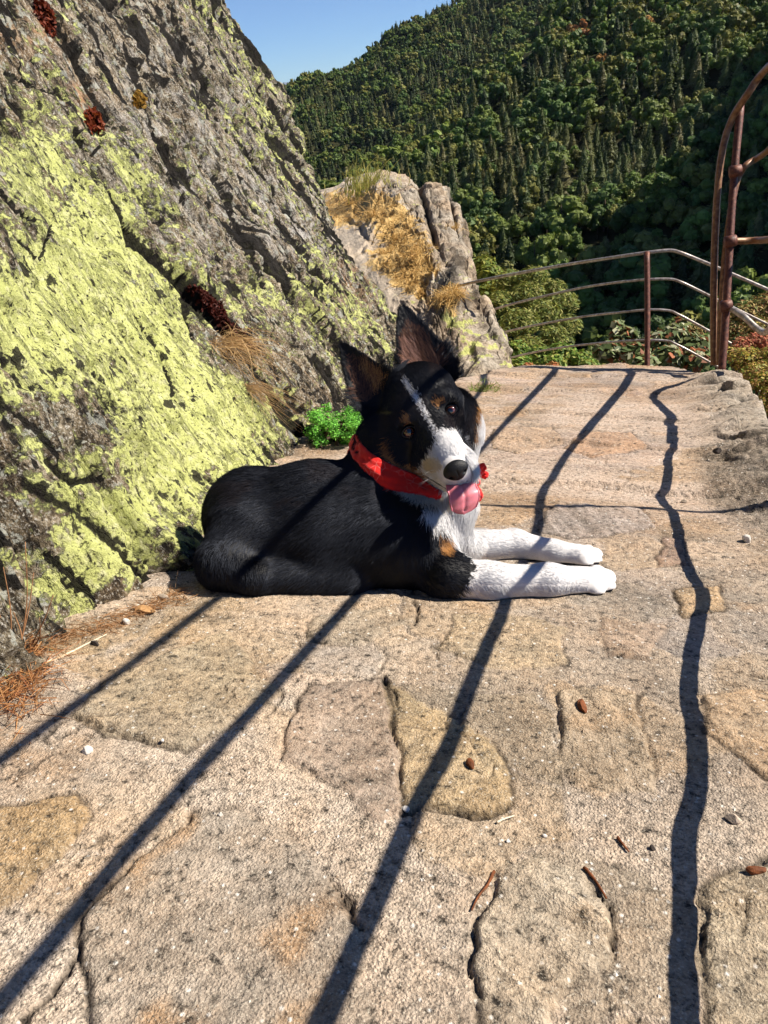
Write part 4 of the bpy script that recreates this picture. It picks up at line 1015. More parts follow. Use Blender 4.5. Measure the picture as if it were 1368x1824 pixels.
# the belly and feet flatten where they rest on the ground
nl = nC; gh = (gx[:, None, None] * nl[0] + gy[None, :, None] * nl[1] + gz_[None, None, :] * nl[2]) + H0 * SC
FD = np.maximum(FD, -(gh + .004)).astype(np.float32)
def surfnet(Fv):
    s_ = Fv < 0
    nx_, ny_, nz_ = Fv.shape
    c8 = np.zeros((nx_ - 1, ny_ - 1, nz_ - 1), np.int8)
    for i in (0, 1):
        for j in (0, 1):
            for k in (0, 1): c8 += s_[i:nx_ - 1 + i, j:ny_ - 1 + j, k:nz_ - 1 + k]
    act = (c8 > 0) & (c8 < 8); idx = -np.ones(act.shape, np.int64); ii = np.argwhere(act); idx[act] = np.arange(len(ii))
    acc = np.zeros((len(ii), 3)); cnt = np.zeros(len(ii))
    for ax in range(3):
        o1, o2 = [q for q in range(3) if q != ax]
        for a in (0, 1):
            for b in (0, 1):
                p0 = ii.copy(); p0[:, o1] += a; p0[:, o2] += b; p1 = p0.copy(); p1[:, ax] += 1
                f0 = Fv[tuple(p0.T)]; f1 = Fv[tuple(p1.T)]; m = (f0 < 0) != (f1 < 0)
                t_ = f0[m] / (f0[m] - f1[m]); q = p0[m].astype(float); q[:, ax] += t_; acc[m] += q; cnt[m] += 1
    V = acc / cnt[:, None]; Fs = []
    for ax in range(3):
        o1, o2 = [(1, 2), (2, 0), (0, 1)][ax]
        a0 = [slice(None)] * 3; a1 = [slice(None)] * 3; a0[ax] = slice(0, -1); a1[ax] = slice(1, None)
        e = s_[tuple(a0)] != s_[tuple(a1)]; q = np.argwhere(e)
        q = q[(q[:, o1] > 0) & (q[:, o2] > 0) & (q[:, o1] < Fv.shape[o1] - 1) & (q[:, o2] < Fv.shape[o2] - 1)]
        def g(d1, d2):
            r = q.copy(); r[:, o1] -= d1; r[:, o2] -= d2; return idx[tuple(r.T)]
        f_ = np.stack([g(1, 1), g(0, 1), g(0, 0), g(1, 0)], 1); flip = ~s_[tuple(q.T)]
        f_[flip] = f_[flip][:, ::-1]; Fs.append(f_)
    return V, np.concatenate(Fs)
DV, DF = surfnet(FD)
DV = lo + DV * VS
def trilin(Fv, pts):
    g = (pts - lo) / VS; g = np.clip(g, 0, np.array(Fv.shape) - 1.001); i = g.astype(int); f = g - i; r = 0
    for a in (0, 1):
        for b in (0, 1):
            for c in (0, 1):
                r = r + Fv[i[:, 0] + a, i[:, 1] + b, i[:, 2] + c] * (f[:, 0] if a else 1 - f[:, 0]) * (f[:, 1] if b else 1 - f[:, 1]) * (f[:, 2] if c else 1 - f[:, 2])
    return r
def sdn(pts, e=.003):
    g = np.stack([trilin(FD, pts + np.eye(3)[a] * e) - trilin(FD, pts - np.eye(3)[a] * e) for a in range(3)], 1)
    return g / (np.linalg.norm(g, axis=1, keepdims=True) + 1e-9)
def pxy(c): return CX + c[:, 0] / -c[:, 2] * F, CY - c[:, 1] / -c[:, 2] * F
POLY = lambda *p: list(p)
WHITE = [POLY((742,866),(752,832),(765,808),(776,785),(783,768),(796,764),(818,770),(838,788),(852,812),(856,870),(835,900),(800,885)),
         POLY((752,902),(790,898),(870,870),(1130,930),(1130,1100),(792,1100),(812,1066),(836,1040),(849,1008),(834,992),(812,975),(800,958),(792,940),(770,935),(756,920)),
         POLY((846,700),(900,700),(900,900),(848,880),(844,800),(847,760))]
BLAZE = [(722,680),(735,698),(750,722),(762,745),(775,768),(785,785)]
CREAM = POLY((696,822),(712,830),(742,850),(770,872),(800,882),(800,900),(740,890),(700,860))
TANC = POLY((690,792),(699,788),(708,806),(733,832),(760,850),(770,866),(745,862),(715,845),(697,822))
def coat(c, nrm, rs):
    """base colour of the coat by where it grows"""
    px, py = pxy(c); jx = px + 3.5 * fbm(px / 7, py / 7, s=5, o=3) + rs.normal(size=len(px)) * 2.4; jy = py + 3.5 * fbm(px / 7, py / 7, s=7, o=3) + rs.normal(size=len(px)) * 2.4
    col = np.zeros((len(px), 3)); col[:] = (.0045, .0042, .0048)
    front = nrm[:, 2] > -.25
    red = (fbm(px / 30, py / 30, s=15, o=2) > .15) & (py < 900); col[red] = (.012, .008, .007)
    w_ = np.zeros(len(px), bool)
    for pl in WHITE: w_ |= sdpoly(jx, jy, pl) < 0
    w_ |= (sdline(jx, jy, BLAZE) < np.interp(jy, [680, 720, 785], [4.2, 3.4, 3.0])) & front
    # far flank keeps its black, belly of the neck its white
    c_ = sdpoly(jx, jy, CREAM) < 0
    t_ = (sdline(jx, jy, [(690, 786), (696, 808), (711, 827), (736, 842), (756, 854)]) < 5.5) | (np.hypot(jx - 723, (jy - 748)) < 7.5) | (np.hypot(jx - 781, jy - 718) < 7.0) | (((jx - 793) / 10) ** 2 + ((jy - 966) / 20) ** 2 < 1) | (sdline(jx, jy, [(840, 715), (845, 740), (846, 770)]) < 2.6)
    col[w_] = (.88, .85, .83)
    col[c_] = (.74, .62, .48)
    t2 = t_ & front
    col[t2] = np.array([.42, .19, .055])
    for k, (b_, u_, v_, w3, ln) in enumerate(EARS):
        r = c - b_; v = (r @ v_) / ln; u = (r @ u_) / (EW[k] * earprof(v) + 1e-4); inn = (v > .08) & (v < .98) & (np.abs(u) < 1.3) & (np.abs(r @ w3) < .05)
        face = inn & ((nrm @ w3) > .15) & (v < .80 - .25 * np.abs(u)) & (np.abs(u) < .68)
        col[inn] = (.0075, .007, .007)
        col[face] = np.where((rs.uniform(size=face.sum()) < np.clip(.95 - v[face] * .9, 0, 1))[:, None], np.array([.16, .07, .035]), np.array([.025, .013, .010]))
        if k == 1: 
            pk = face & (u < .05) & (v < .50) & (rs.uniform(size=len(u)) < .6); col[pk] = (.42, .23, .17)
        else:
            pk = face & (u > -.05) & (v < .52) & (rs.uniform(size=len(u)) < .55); col[pk] = (.50, .26, .09)
    cr_ = ((px - 771) / 16) ** 2 + ((py - 832) / 14) ** 2 < 1; col[cr_ & w_] = (.72, .60, .42)
    return col
rs = np.random.default_rng(3)
DN = sdn(DV)
for _ in range(2): # settle onto the field
    DV -= DN * np.clip(trilin(FD, DV), -.001, .001)[:, None]
skin = coat(DV, DN, np.random.default_rng(1)) * .8
t = NT('dog skin'); M_skin = t.fin(t.attr('tint', 'Color'), .6, None, .3)
dog_base = GW(600, 1040, 0)
dog = empty('dog', dog_base, 'black, white and tan puppy lying on the path with its tongue out', 'dog')
body = link('body', npmesh('body', C2W(DV), DF, {'tint': skin}), M_skin, dog)

# red bandana round the neck
ax_ = unit((.35, .84, .42)); e1c = unit((.92, -.39, 0)); e1c = unit(e1c - ax_ * (e1c @ ax_)); e2c = np.cross(e1c, ax_)
if e2c[2] < 0: e2c = -e2c
bc = C3(742, 834, 1.68)
def band():
    nt, ns = 260, 34; G = np.zeros((nt, ns, 3)); R_ = np.zeros((nt, ns))
    for i, th in enumerate(np.linspace(0, 2 * np.pi, nt, endpoint=False)):
        dr = math.cos(th) * e1c + math.sin(th) * e2c
        for j, s_ in enumerate(np.linspace(-1, 1, ns)):
            wdt = .024 - .006 * math.cos(th)
            o = bc + ax_ * s_ * wdt; rr = np.linspace(.02, .135, 60); f_ = trilin(FD, o + rr[:, None] * dr)
            ins = np.where(f_ < .0)[0]; R_[i, j] = min(rr[ins[-1]] if len(ins) else .06, .128)
    # the cloth bridges hollows: smooth the radius round the neck and across the band
    for _ in range(30):
        R_ = np.maximum(R_, (np.roll(R_, 1, 0) + np.roll(R_, -1, 0)) / 2); 
    for _ in range(14):
        R_ = (np.roll(R_, 1, 0) + np.roll(R_, -1, 0) + 2 * R_) / 4; R_[:, 1:-1] = (R_[:, :-2] + R_[:, 2:] + 2 * R_[:, 1:-1]) / 4
    for i, th in enumerate(np.linspace(0, 2 * np.pi, nt, endpoint=False)):
        dr = math.cos(th) * e1c + math.sin(th) * e2c; s_ = np.linspace(-1, 1, ns); wdt = .024 - .006 * math.cos(th)
        fold = .0020 * np.sin(s_ * 6 + 1.3 * math.sin(th * 3)) + .0009 * np.sin(s_ * 13 + th * 5)
        off = .0050 * (1 - s_ ** 6) + .0035 + fold * (1 - s_ ** 6) + .003 * fbm(np.full(ns, th * 9), s_ * 2, s=9, o=3)
        G[i] = bc + ax_ * (s_ * wdt)[:, None] + dr * (R_[i] + off)[:, None]
    global BAND_R
    BAND_R = R_.mean(1)
    i, j = np.meshgrid(np.arange(nt), np.arange(ns - 1), indexing='ij')
    return G.reshape(-1, 3), np.stack([i * ns + j, ((i + 1) % nt) * ns + j, ((i + 1) % nt) * ns + j + 1, i * ns + j + 1], -1).reshape(-1, 4)
t = NT('red cotton'); v = t.obj(); n = t.noise(v, 30, 4)
wv_ = t.noise(v, 900, 2)
ve = t.ramp(t.vor(v, 75, 'DISTANCE_TO_EDGE'), [(.0, .55), (.07, 0)])
M_red = t.fin(t.mix(t.math('MULTIPLY', ve, t.ramp(t.noise(v, 18, 2), [(.5, 0), (.6, .8)])), t.mix(n, (.50, .008, .008), (.80, .022, .016)), (.80, .30, .26)), .85, t.bump(t.math('ADD', n, t.math('MULTIPLY', wv_, .25)), .5, .003), .2, Sheen_Weight=.2)
ban = empty('bandana', C2W(bc), "red cotton bandana tied round the puppy's neck", 'bandana')
V, Fc = band(); bo = link('band', npmesh('band', C2W(V), Fc), M_red, ban)
md = bo.modifiers.new('thickness', 'SOLIDIFY'); md.thickness = .0022
# fur: strands rooted all over the body
def fur(count):
    q = DV[DF]; ctr = q.mean(1); e1_ = q[:, 2] - q[:, 0]; e2_ = q[:, 3] - q[:, 1]; ar = .5 * np.linalg.norm(np.cross(e1_, e2_), axis=1)
    px, py = pxy(ctr); nn = sdn(ctr)
    view = -ctr / np.linalg.norm(ctr, axis=1, keepdims=True); facing = (nn * view).sum(1)
    den = np.where(facing > -.35, 1, .25) * np.where((px > 670) & (py < 890) & (px < 870), 3.0, 1.0) * np.where(px > 850, 2.6, 1)
    gg = ctr @ nC + H0 * SC; den = np.where(gg < .002, .05, den)
    for e_ in EYES: den = np.where(np.linalg.norm(ctr - e_, axis=1) < .0145, 0, den)
    den = np.where(((px - 812) / 27) ** 2 + ((py - 838) / 24) ** 2 < 1, np.where(ctr[:, 2] > -1.40, 0, den), den)
    pr_ = ar * den; pr_ /= pr_.sum(); rg = np.random.default_rng(8)
    f = rg.choice(len(ar), count, p=pr_); a = rg.uniform(size=(count, 1)); b = rg.uniform(size=(count, 1))
    qq = q[f]; root = (qq[:, 0] * (1 - a) + qq[:, 1] * a) * (1 - b) + (qq[:, 3] * (1 - a) + qq[:, 2] * a) * b
    n = sdn(root)
    wsum = np.zeros((count, 1)); flow = np.zeros((count, 3)); fl = np.zeros((count, 1))
    for p in PR:
        w_ = np.exp(-np.clip(prim_sd(p, root[:, 0], root[:, 1], root[:, 2]), 0, 1) / .007)[:, None]
        flow += w_ * p[6]; fl += w_ * p[7]; wsum += w_
    flow /= wsum; fl = (fl / wsum)[:, 0]
    inear = np.zeros(count, bool)
    for k, (b_, u_, v_, w3, ln) in enumerate(EARS):
        r = root - b_; v = (r @ v_) / ln; u = (r @ u_) / (EW[k] * earprof(v) + 1e-4); on = (v > .06) & (v < 1.05) & (np.abs(u) < 1.35) & (np.abs(r @ w3) < .03)
        flow[on] = v_ + .25 * np.sign(u[on])[:, None] * u_ + .1 * w3; fl[on] = .007
        fin_ = on & ((n @ w3) > .2) & (v < .55) & (np.abs(u) < .75); fl[fin_] = .016; flow[fin_] = v_ * .8 + u_ * (.5 if k == 0 else -.35) + w3 * .35
        base = (v > -.12) & (v < .34) & (np.abs(u) > .55) & (np.abs(u) < 1.6) & (np.abs(r @ w3) < .035); fl[base] = .020; flow[base] = v_ * .35 + np.sign(u[base])[:, None] * u_ * 1.0
        inear |= on
    px, py = pxy(root)
    ruff = (px > 825) & (py < 900) & (py > 690); fl[ruff] = .022; flow[ruff] = (.45, -.8, .1)
    near = (py > 1040) & (px > 800); fl[near] *= 1.6; flow[near] = flow[near] * .6 + np.array([.1, -.8, .1])
    ck = (px < 700) & (py > 735) & (py < 840) & (px > 640); fl[ck] = .014; flow[ck] = (-.6, -.5, 0)
    th = (py > 905) & (py < 960) & (px > 740) & (px < 850); fl[th] = .022
    paw = ((px > 1045) & (py > 1010)) | ((px > 1030) & (py < 1012) & (px < 1090)); fl[paw] = .003
    flow += rg.normal(size=(count, 3)) * .16
    clump = np.stack([fbm(root[:, 0] * 90, root[:, 1] * 90, root[:, 2] * 90, s=s_, o=2) for s_ in (1, 2, 3)], 1); flow += clump * .25
    tg = flow - n * (flow * n).sum(1)[:, None]; tg /= np.linalg.norm(tg, axis=1, keepdims=True) + 1e-6
    fl *= rg.uniform(.5, 1.35, count) * np.where(px < 830, 1.15, 1)
    pale_ = (px > 835) & (py > 920)
    lift = np.where(inear, .35, np.where(pale_, .20, .28))[:, None] + rg.uniform(0, 1, (count, 1)) * np.where(pale_, .12, .2)[:, None]
    d0 = tg + n * lift; d0 /= np.linalg.norm(d0, axis=1, keepdims=True)
    d1 = tg + n * .06; d1 /= np.linalg.norm(d1, axis=1, keepdims=True)
    K = 5; pts = [root - n * .0006]
    for k in range(1, K):
        f_ = k / (K - 1); dr = d0 * (1 - f_) + d1 * f_; pts.append(pts[-1] + dr * (fl / (K - 1))[:, None])
    # gravity-free short coat, but nothing grows into the ground
    for k in range(1, K):
        g_ = pts[k] @ nC + H0 * SC; pts[k] = pts[k] + np.clip(.001 - g_, 0, .05)[:, None] * nC
    al = (root - bc) @ ax_; rd = root - bc - al[:, None] * ax_; th = np.arctan2(rd @ e2c, rd @ e1c) % (2 * np.pi)
    keep = ~((np.abs(al) < .027) & (np.linalg.norm(rd, axis=1) < BAND_R[(th / (2 * np.pi) * 260).astype(int) % 260] + .004) & (np.linalg.norm(rd, axis=1) > .03))
    return np.stack(pts, 1)[keep], n[keep], coat(root, n, rg)[keep], fl[keep]
FP, FN, FC, FL = fur(FURN)
cu = bpy.data.hair_curves.new('fur'); nS, K_ = FP.shape[:2]
cu.add_curves([K_] * nS)
cu.attributes.new('position', 'FLOAT_VECTOR', 'POINT') if 'position' not in cu.attributes else None
cu.attributes['position'].data.foreach_set('vector', C2W(FP.reshape(-1, 3)).astype(np.float32).ravel())
ra = cu.attributes.new('radius', 'FLOAT', 'POINT')
rad = np.tile(np.array([1, .95, .8, .55, .15], np.float32), nS) * np.repeat(np.where(FC[:, 0] > .5, .00027, .00026) * np.random.default_rng(4).uniform(.8, 1.25, nS), K_)
ra.data.foreach_set('value', rad.astype(np.float32))
jc = np.random.default_rng(6).uniform(.82, 1.14, (nS, 1))
ca_ = cu.attributes.new('tint', 'FLOAT_COLOR', 'POINT'); cc_ = np.ones((nS, K_, 4), np.float32); cc_[..., :3] = np.clip(FC * jc, 0, .95)[:, None]; ca_.data.foreach_set('color', cc_.ravel())
na = cu.attributes.new('skin_normal', 'FLOAT_VECTOR', 'POINT'); nn_ = np.repeat((FN @ M3.T)[:, None], K_, 1).astype(np.float32); na.data.foreach_set('vector', nn_.ravel())
t = NT('coat hair')
hr = t.n.new('ShaderNodeBsdfHair'); hr.component = 'Reflection'; hr.inputs['RoughnessU'].default_value = .2; hr.inputs['RoughnessV'].default_value = .5
hr.inputs['Color'].default_value = (.26, .29, .37, 1)
df = t.n.new('ShaderNodeBsdfDiffuse'); t.l.new(t.attr('tint', 'Color'), df.inputs[0]); t.l.new(t.attr('skin_normal', 'Vector'), df.inputs['Normal'])
mxs = t.n.new('ShaderNodeMixShader'); mxs.inputs[0].default_value = .08
t.l.new(df.outputs[0], mxs.inputs[1]); t.l.new(hr.outputs[0], mxs.inputs[2]); t.l.new(mxs.outputs[0], t.out.inputs[0])
cu.materials.append(t.m)
fo = bpy.data.objects.new('fur', cu); COL.objects.link(fo); fo.parent = dog; fo.matrix_parent_inverse = Matrix.Translation(dog.location).inverted()

# eyes
def sphere(c, r, nu=28, nv=18, ax=(0, 0, 1)):
    ax = unit(ax); a = unit(np.cross(ax, (0, 1, .1))); b = np.cross(ax, a)
    th = np.linspace(0, np.pi, nv); V = []
    for t_ in th:
        ph = np.arange(nu) * 2 * np.pi / nu
        V.append(c + r * (np.cos(t_) * ax + np.sin(t_) * (np.cos(ph)[:, None] * a + np.sin(ph)[:, None] * b)))
    V = np.concatenate(V); i, j = np.meshgrid(np.arange(nv - 1), np.arange(nu), indexing='ij')
    return V, np.stack([i * nu + j, (i + 1) * nu + j, (i + 1) * nu + (j + 1) % nu, i * nu + (j + 1) % nu], -1).reshape(-1, 4), np.repeat(th, nu)
t = NT('dog eye'); th_ = t.attr('polar')
c = t.ramp(th_, [(0, (.003, .003, .004)), (.13, (.004, .003, .004)), (.155, (.11, .032, .022)), (.26, (.06, .018, .012)), (.30, (.01, .006, .005)), (.34, (.10, .08, .075)), (.45, (.16, .13, .12))])
M_eye = t.fin(c, .06, None, .8, Coat_Weight=1.0, Coat_Roughness=.02)
M_black = simple('eyelid skin', (.008, .007, .008), .35, .5, 0)
for k, e_ in enumerate(EYES):
    ctr = e_ + np.array([0, 0, -.003]); gaze = unit(-e_ + np.array([.05, .12, .0]) * 0)
    V, Fc, th = sphere(ctr, .0122, ax=gaze)
    eo = link('eye', npmesh('eye', C2W(V), Fc[:, ::-1], {'polar': th / np.pi}), M_eye, dog)
    # lids: a dark almond rim
    ex_ = unit((75, 40, 0) if True else 0) ; ex_ = unit(ex_ - gaze * (ex_ @ gaze)); ey_ = np.cross(gaze, ex_)
    pts = [ctr + gaze * .0080 + ex_ * (math.cos(a) * .0128) + ey_ * (math.sin(a) * (.0090 if math.sin(a) > 0 else .0082)) - gaze * (.0025 * abs(math.cos(a))) for a in np.linspace(0, 2 * math.pi, 33)]
    V, Fc = tube(pts, .0017, 8, cap=False); link('eyelid', npmesh('eyelid', C2W(V), Fc), M_black, dog)

# nose leather
def noseshape():
    nu, nv = 60, 44; V, Fc, th = sphere(np.zeros(3), 1, nu, nv, ax=(0, 0, 1))
    fwd = unit((.22, -.55, 1)); up = unit(np.array((-.46, .88, 0))); up = unit(up - fwd * (up @ fwd)); rt = np.cross(up, fwd)
    x = V @ np.array([1, 0, 0]); y = V @ np.array([0, 1, 0]); z = V[:, 2]
    wv = 1 - .30 * np.clip(-y, 0, 1) ** 1.2
    sx, sy, sz = .0225 * wv, .0185, .013
    zz = z - .10 * np.exp(-(x / .06) ** 2) * (y < .35)                # groove
    for s_ in (-1, 1): zz = zz - .8 * np.exp(-(((x - s_ * .62) / .17) ** 2 + ((y + .30 + .1 * s_ * (x - s_ * .5)) / .16) ** 2)) * (z > 0)
    zz = zz + .02 * fbm(x * 14, y * 14, s=3, o=2) * (z > 0)
    return (x * sx)[:, None] * rt + (y * sy)[:, None] * up + (zz * sz)[:, None] * fwd, Fc
NV_, NF_ = noseshape(); t = NT('nose leather'); v = t.obj()
M_nose = t.fin((.004, .004, .005), .5, t.bump(t.vor(v, 900), .5, .0008), .35)
link('nose', npmesh('nose', C2W(NV_ + C3(812, 838, 1.440)), NF_[:, ::-1]), M_nose, dog)

# tongue
def tongue():
    nu, nv = 30, 40; s_ = np.linspace(0, 1, nv); u = np.linspace(-1, 1, nu)
    cl = spline([C3(815, 850, 1.485), C3(822, 866, 1.455), C3(828, 882, 1.444), C3(828, 900, 1.446), C3(826, 916, 1.452)], nv)
    wd = np.interp(s_, [0, .25, .6, .85, .95, 1], [24, 28, 29, 24, 14, 2]) * PXM * 1.45
    side_ = unit((.985, .17, -.12)); top = []; bot = []
    for k in range(nv):
        nrm_ = unit(np.cross(side_, cl[min(k + 1, nv - 1)] - cl[max(k - 1, 0)])); nrm_ = -nrm_ if nrm_[2] < 0 else nrm_
        gr_ = -.0016 * np.exp(-(u / .12) ** 2) * (s_[k] < .9) + .0018 * (1 - u ** 2) - .003 * u ** 4
        gr_ = gr_ + .0004 * np.sin(s_[k] * 26 + u * 3)
        top.append(cl[k] + (u * wd[k])[:, None] * side_ + gr_[:, None] * nrm_); bot.append(cl[k] + (u * wd[k])[:, None] * side_ * .97 - .0042 * nrm_ * (1 - u[:, None] ** 4))
    T = np.array(top); B = np.array(bot)[:, ::-1]; G = np.concatenate([T, B], 1); m = 2 * nu
    i, j = np.meshgrid(np.arange(nv - 1), np.arange(m), indexing='ij')
    return G.reshape(-1, 3), np.stack([i * m + j, i * m + (j + 1) % m, (i + 1) * m + (j + 1) % m, (i + 1) * m + j], -1).reshape(-1, 4)
TV, TF = tongue(); t = NT('wet tongue'); v = t.obj()
M_tongue = t.fin(t.mix(t.noise(v, 60, 3), (.60, .14, .18), (.72, .25, .28)), .42, t.bump(t.vor(v, 1200), .2, .0005), .5, Subsurface_Weight=.25, Subsurface_Scale=.004)
link('tongue', npmesh('tongue', C2W(TV), TF), M_tongue, dog)
# dark line of the lips
for pts in ([(742, 846, 1.545), (758, 856, 1.52), (778, 867, 1.495), (797, 873, 1.478), (808, 866, 1.47)],):
    q = [C3(*p) for p in pts]; out = []
    for p in q:
        for _ in range(12): p = p - sdn(p[None])[0] * np.clip(trilin(FD, p[None])[0] - .0005, -.004, .004)
        out.append(p)
    V, Fc = tube(spline(out, 24), np.interp(np.linspace(0, 1, 24), [0, .2, 1], [.0006, .0016, .0018]), 8); link('lip', npmesh('lip', C2W(V), Fc), M_black, dog)
# whiskers
wv = []
rgw = np.random.default_rng(2)
for k in range(16):
    s_ = 1 if k % 2 else -1; r0_ = C3(800 + s_ * rgw.uniform(14, 26), 838 + rgw.uniform(-6, 22), 1.475)
    dr = unit((s_ * rgw.uniform(.6, 1), rgw.uniform(-.6, .2), rgw.uniform(-.1, .4))); ln = rgw.uniform(.02, .045)
    wv.append(tube([r0_, r0_ + dr * ln * .5 + np.array([0, -.001, 0]), r0_ + dr * ln + np.array([0, -.006, 0])], [.00022, .00018, .00006], 4))
V, Fc = join(wv); M_whisk = simple('whisker', (.6, .58, .55), .4, .5, 0); link('whiskers', npmesh('whiskers', C2W(V), Fc), M_whisk, dog)

def flap(c, rx, ry, rz, dirv, seed):
    V, Fc, th = sphere(np.zeros(3), 1, 40, 26, ax=(0, 0, 1)); a = unit(dirv); b = unit(np.cross((0, 0, 1), a)); n_ = np.cross(a, b)
    x, y, z = V.T; r = 1 + .28 * fbm(x * 1.6 + seed, y * 1.6, z * 1.6, s=seed, o=3); pin = .45 + .55 * np.clip((x + 1) / 1.3, 0, 1)
    rip = 1 + .22 * np.sin(y * 8 + seed) * np.clip(x + .6, 0, 1)
    return c + (x * rx * r)[:, None] * a + (y * ry * r * pin)[:, None] * b + (z * rz * r * pin * rip)[:, None] * n_, Fc
kn = [flap(C3(846, 858, 1.60), .010, .010, .009, (1, 0, 0), 1), flap(C3(857, 836, 1.59), .013, .0095, .006, (.35, .9, .1), 2), flap(C3(862, 846, 1.60), .009, .008, .005, (.9, .1, .1), 5), flap(C3(853, 880, 1.585), .014, .008, .005, (.1, -1, .1), 3)]
V, Fc = join(kn); link('knot', npmesh('knot', C2W(V), Fc), M_red, ban)
# ------------------------------------------------------------------ plants and grass
def blades(bases, dirs, lens, width, droop, rg, K=5, curl=0):
    """curved tapering grass blades -> V,F"""
    n = len(bases); t_ = np.linspace(0, 1, K)
    dirs = dirs / np.linalg.norm(dirs, axis=1, keepdims=True)
    sd = np.cross(dirs, rg.normal(size=(n, 3))); sd /= np.linalg.norm(sd, axis=1, keepdims=True)
    hd = dirs * [1, 1, 0] + rg.normal(size=(n, 3)) * [.15, .15, 0]; V = []
    cl_ = rg.normal(size=(n, 3)) * curl
    for t1 in t_:
        c = cl_ * (lens * math.sin(t1 * 4.5))[:, None] + bases + dirs * (lens * t1)[:, None] + (hd * .6 + np.array([0, 0, -.75])) * (lens * droop * t1 ** 2)[:, None]
        w_ = width * (1 - t1) ** .7 + width * .06
        V += [c - sd * w_, c + sd * w_]
    V = np.stack(V, 1).reshape(-1, 3); b = np.arange(n)[:, None] * 2 * K
    Fc = np.concatenate([b + np.array([[2 * k, 2 * k + 1, 2 * k + 3, 2 * k + 2]]) for k in range(K - 1)]).reshape(-1, 4)
    return V, Fc, np.tile(np.repeat(t_, 2), n)
def tuft(name, base, n, ln, lean, spread, tint, tint2, label, cat, group=None, width=.0016, droop=.5, rad=.03, seed=1, up=None, kind=None, curl=.06):
    rg = np.random.default_rng(seed); up = np.array([0, 0, 1.0]) if up is None else up
    bs = base + rg.normal(size=(n, 3)) * rad * [1, 1, .3]; di = up + rg.normal(size=(n, 3)) * spread + np.asarray(lean)
    V, Fc, t_ = blades(bs, di, ln * rg.uniform(.45, 1.15, n), width, droop * rg.uniform(.4, 1.3, n), rg, 5, curl)
    mixv = np.repeat(rg.uniform(size=n), 10)[:, None]; c = np.array(tint) * (1 - mixv) + np.array(tint2) * mixv
    o = link(name, npmesh(name, V, Fc, {'tint': c}, smooth=True), M_leaf); o.data.update()
    return tag(o, label, cat, group, kind)
def onknoll(px, py):
    i = np.unravel_index(np.argmin((KPX - px) ** 2 + (KPY - py) ** 2 + 1e4 * (proj(KV)[2] > 9.6)), KPX.shape); return KV[i]
KVf = KV.reshape(-1, 3); kpx, kpy = KPX.ravel(), KPY.ravel(); kd = proj(KVf)[2]
def knollpt(px, py):
    m = np.hypot(kpx - px, kpy - py); c = np.where(m < m.min() + 3)[0]; return KVf[c[np.argmin(kd[c])]]
GO, GO2 = (.68, .46, .17), (.48, .27, .08)
tuft('tall_grass_tuft', knollpt(652, 345), 260, .46, (.1, .05, 0), .20, (.52, .42, .10), (.30, .32, .06), 'tall yellow-green grass tuft standing on the crest of the knoll against the forest', 'grass tuft', 'grass tufts on the knoll', .004, .55, .14, 1)
KT = [(625,365,.34,'pale golden grass tuft at the left of the knoll crest'),(668,392,.36,'golden grass tuft spilling below the knoll crest'),(700,418,.30,'golden grass tuft in the middle of the knoll slope'),
      (735,455,.30,'orange-gold grass tuft under the upright slabs of the knoll'),(680,440,.26,'dry grass tuft right of the knoll trail'),(585,388,.24,'thin dry tuft left of the trail by the rock face'),
      (812,395,.20,'small dry tuft in the cleft of the upright slab'),(790,518,.26,'straw-coloured tuft behind the end of the back railing'),(740,500,.24,'dry tuft beside the trail above the puppy'),
      (765,470,.24,'rusty gold tuft low under the upright slabs'),(690,640,.22,'yellow grass tuft between the rock face and the right ear'),(672,585,.20,'small grass tuft at the foot of the rock face on the trail'),(815,520,.2,'straw tuft on the round boulder near the rail end')]
for k, (x_, y_, ln, lb) in enumerate(KT):
    tuft('dry_grass_tuft', knollpt(x_, y_), 70, ln * .5, (-.1, -.25, -.1), .45, GO, GO2, lb, 'grass tuft', 'grass tufts on the knoll', .0026, .8, .035, 20 + k)
# short dry grass all over the knoll
rg = np.random.default_rng(4); dn = KDRY.ravel() + .35 * fbm(KVf[:, 0] * 3, KVf[:, 1] * 3, KVf[:, 2] * 3, s=7, o=3)
cand = np.where((dn > .62) & (kpx > 560) & (kpx < 860) & (kpy > 325) & (kpy < 700) & (kd < 10.4))[0]; cand = rg.choice(cand, 3000)
V, Fc, t_ = blades(KVf[cand] + rg.normal(size=(3000, 3)) * .015, np.array([.1, -.25, .8]) + rg.normal(size=(3000, 3)) * .5, rg.uniform(.04, .13, 3000), .0028, np.full(3000, .8), rg)
mx_ = np.repeat(rg.uniform(size=3000), 10)[:, None]
tag(link('dry_grass', npmesh('dry_grass', V, Fc, {'tint': np.array(GO) * (1 - mx_) + np.array(GO2) * mx_}), M_leaf), 'short sun-dried grass covering the knoll', 'grass', kind='stuff')

rvf = RV.reshape(-1, 3) @ S3.T + A0; rpx, rpy, rd = proj(rvf)
def rockpt(px, py):
    m = np.hypot(rpx - px, rpy - py) + 50 * (rd < .2); c = np.where(m < m.min() + 2)[0]; return rvf[c[np.argmin(rd[c])]]
# dry hanging tuft in the crack
tb = rockpt(392, 612)
tuft('hanging_grass_tuft', tb + SN * .01, 260, .13, SN * .7 - SU * .8, .55, (.42, .24, .10), (.62, .42, .20), 'dry brown grass tuft hanging out of the crack in the rock face', 'grass tuft', None, .0009, .9, .035, 41, up=np.array([0, 0, .25]), curl=.16)
tuft('hanging_grass_tuft', rockpt(440, 690) + SN * .01, 90, .13, SN * .5 - SU * 1.0, .3, (.34, .20, .09), (.5, .33, .16), 'sparse brown grass strands low in the crack behind the puppy', 'grass tuft', None, .0008, .6, .02, 42, up=np.array([0, 0, .2]))
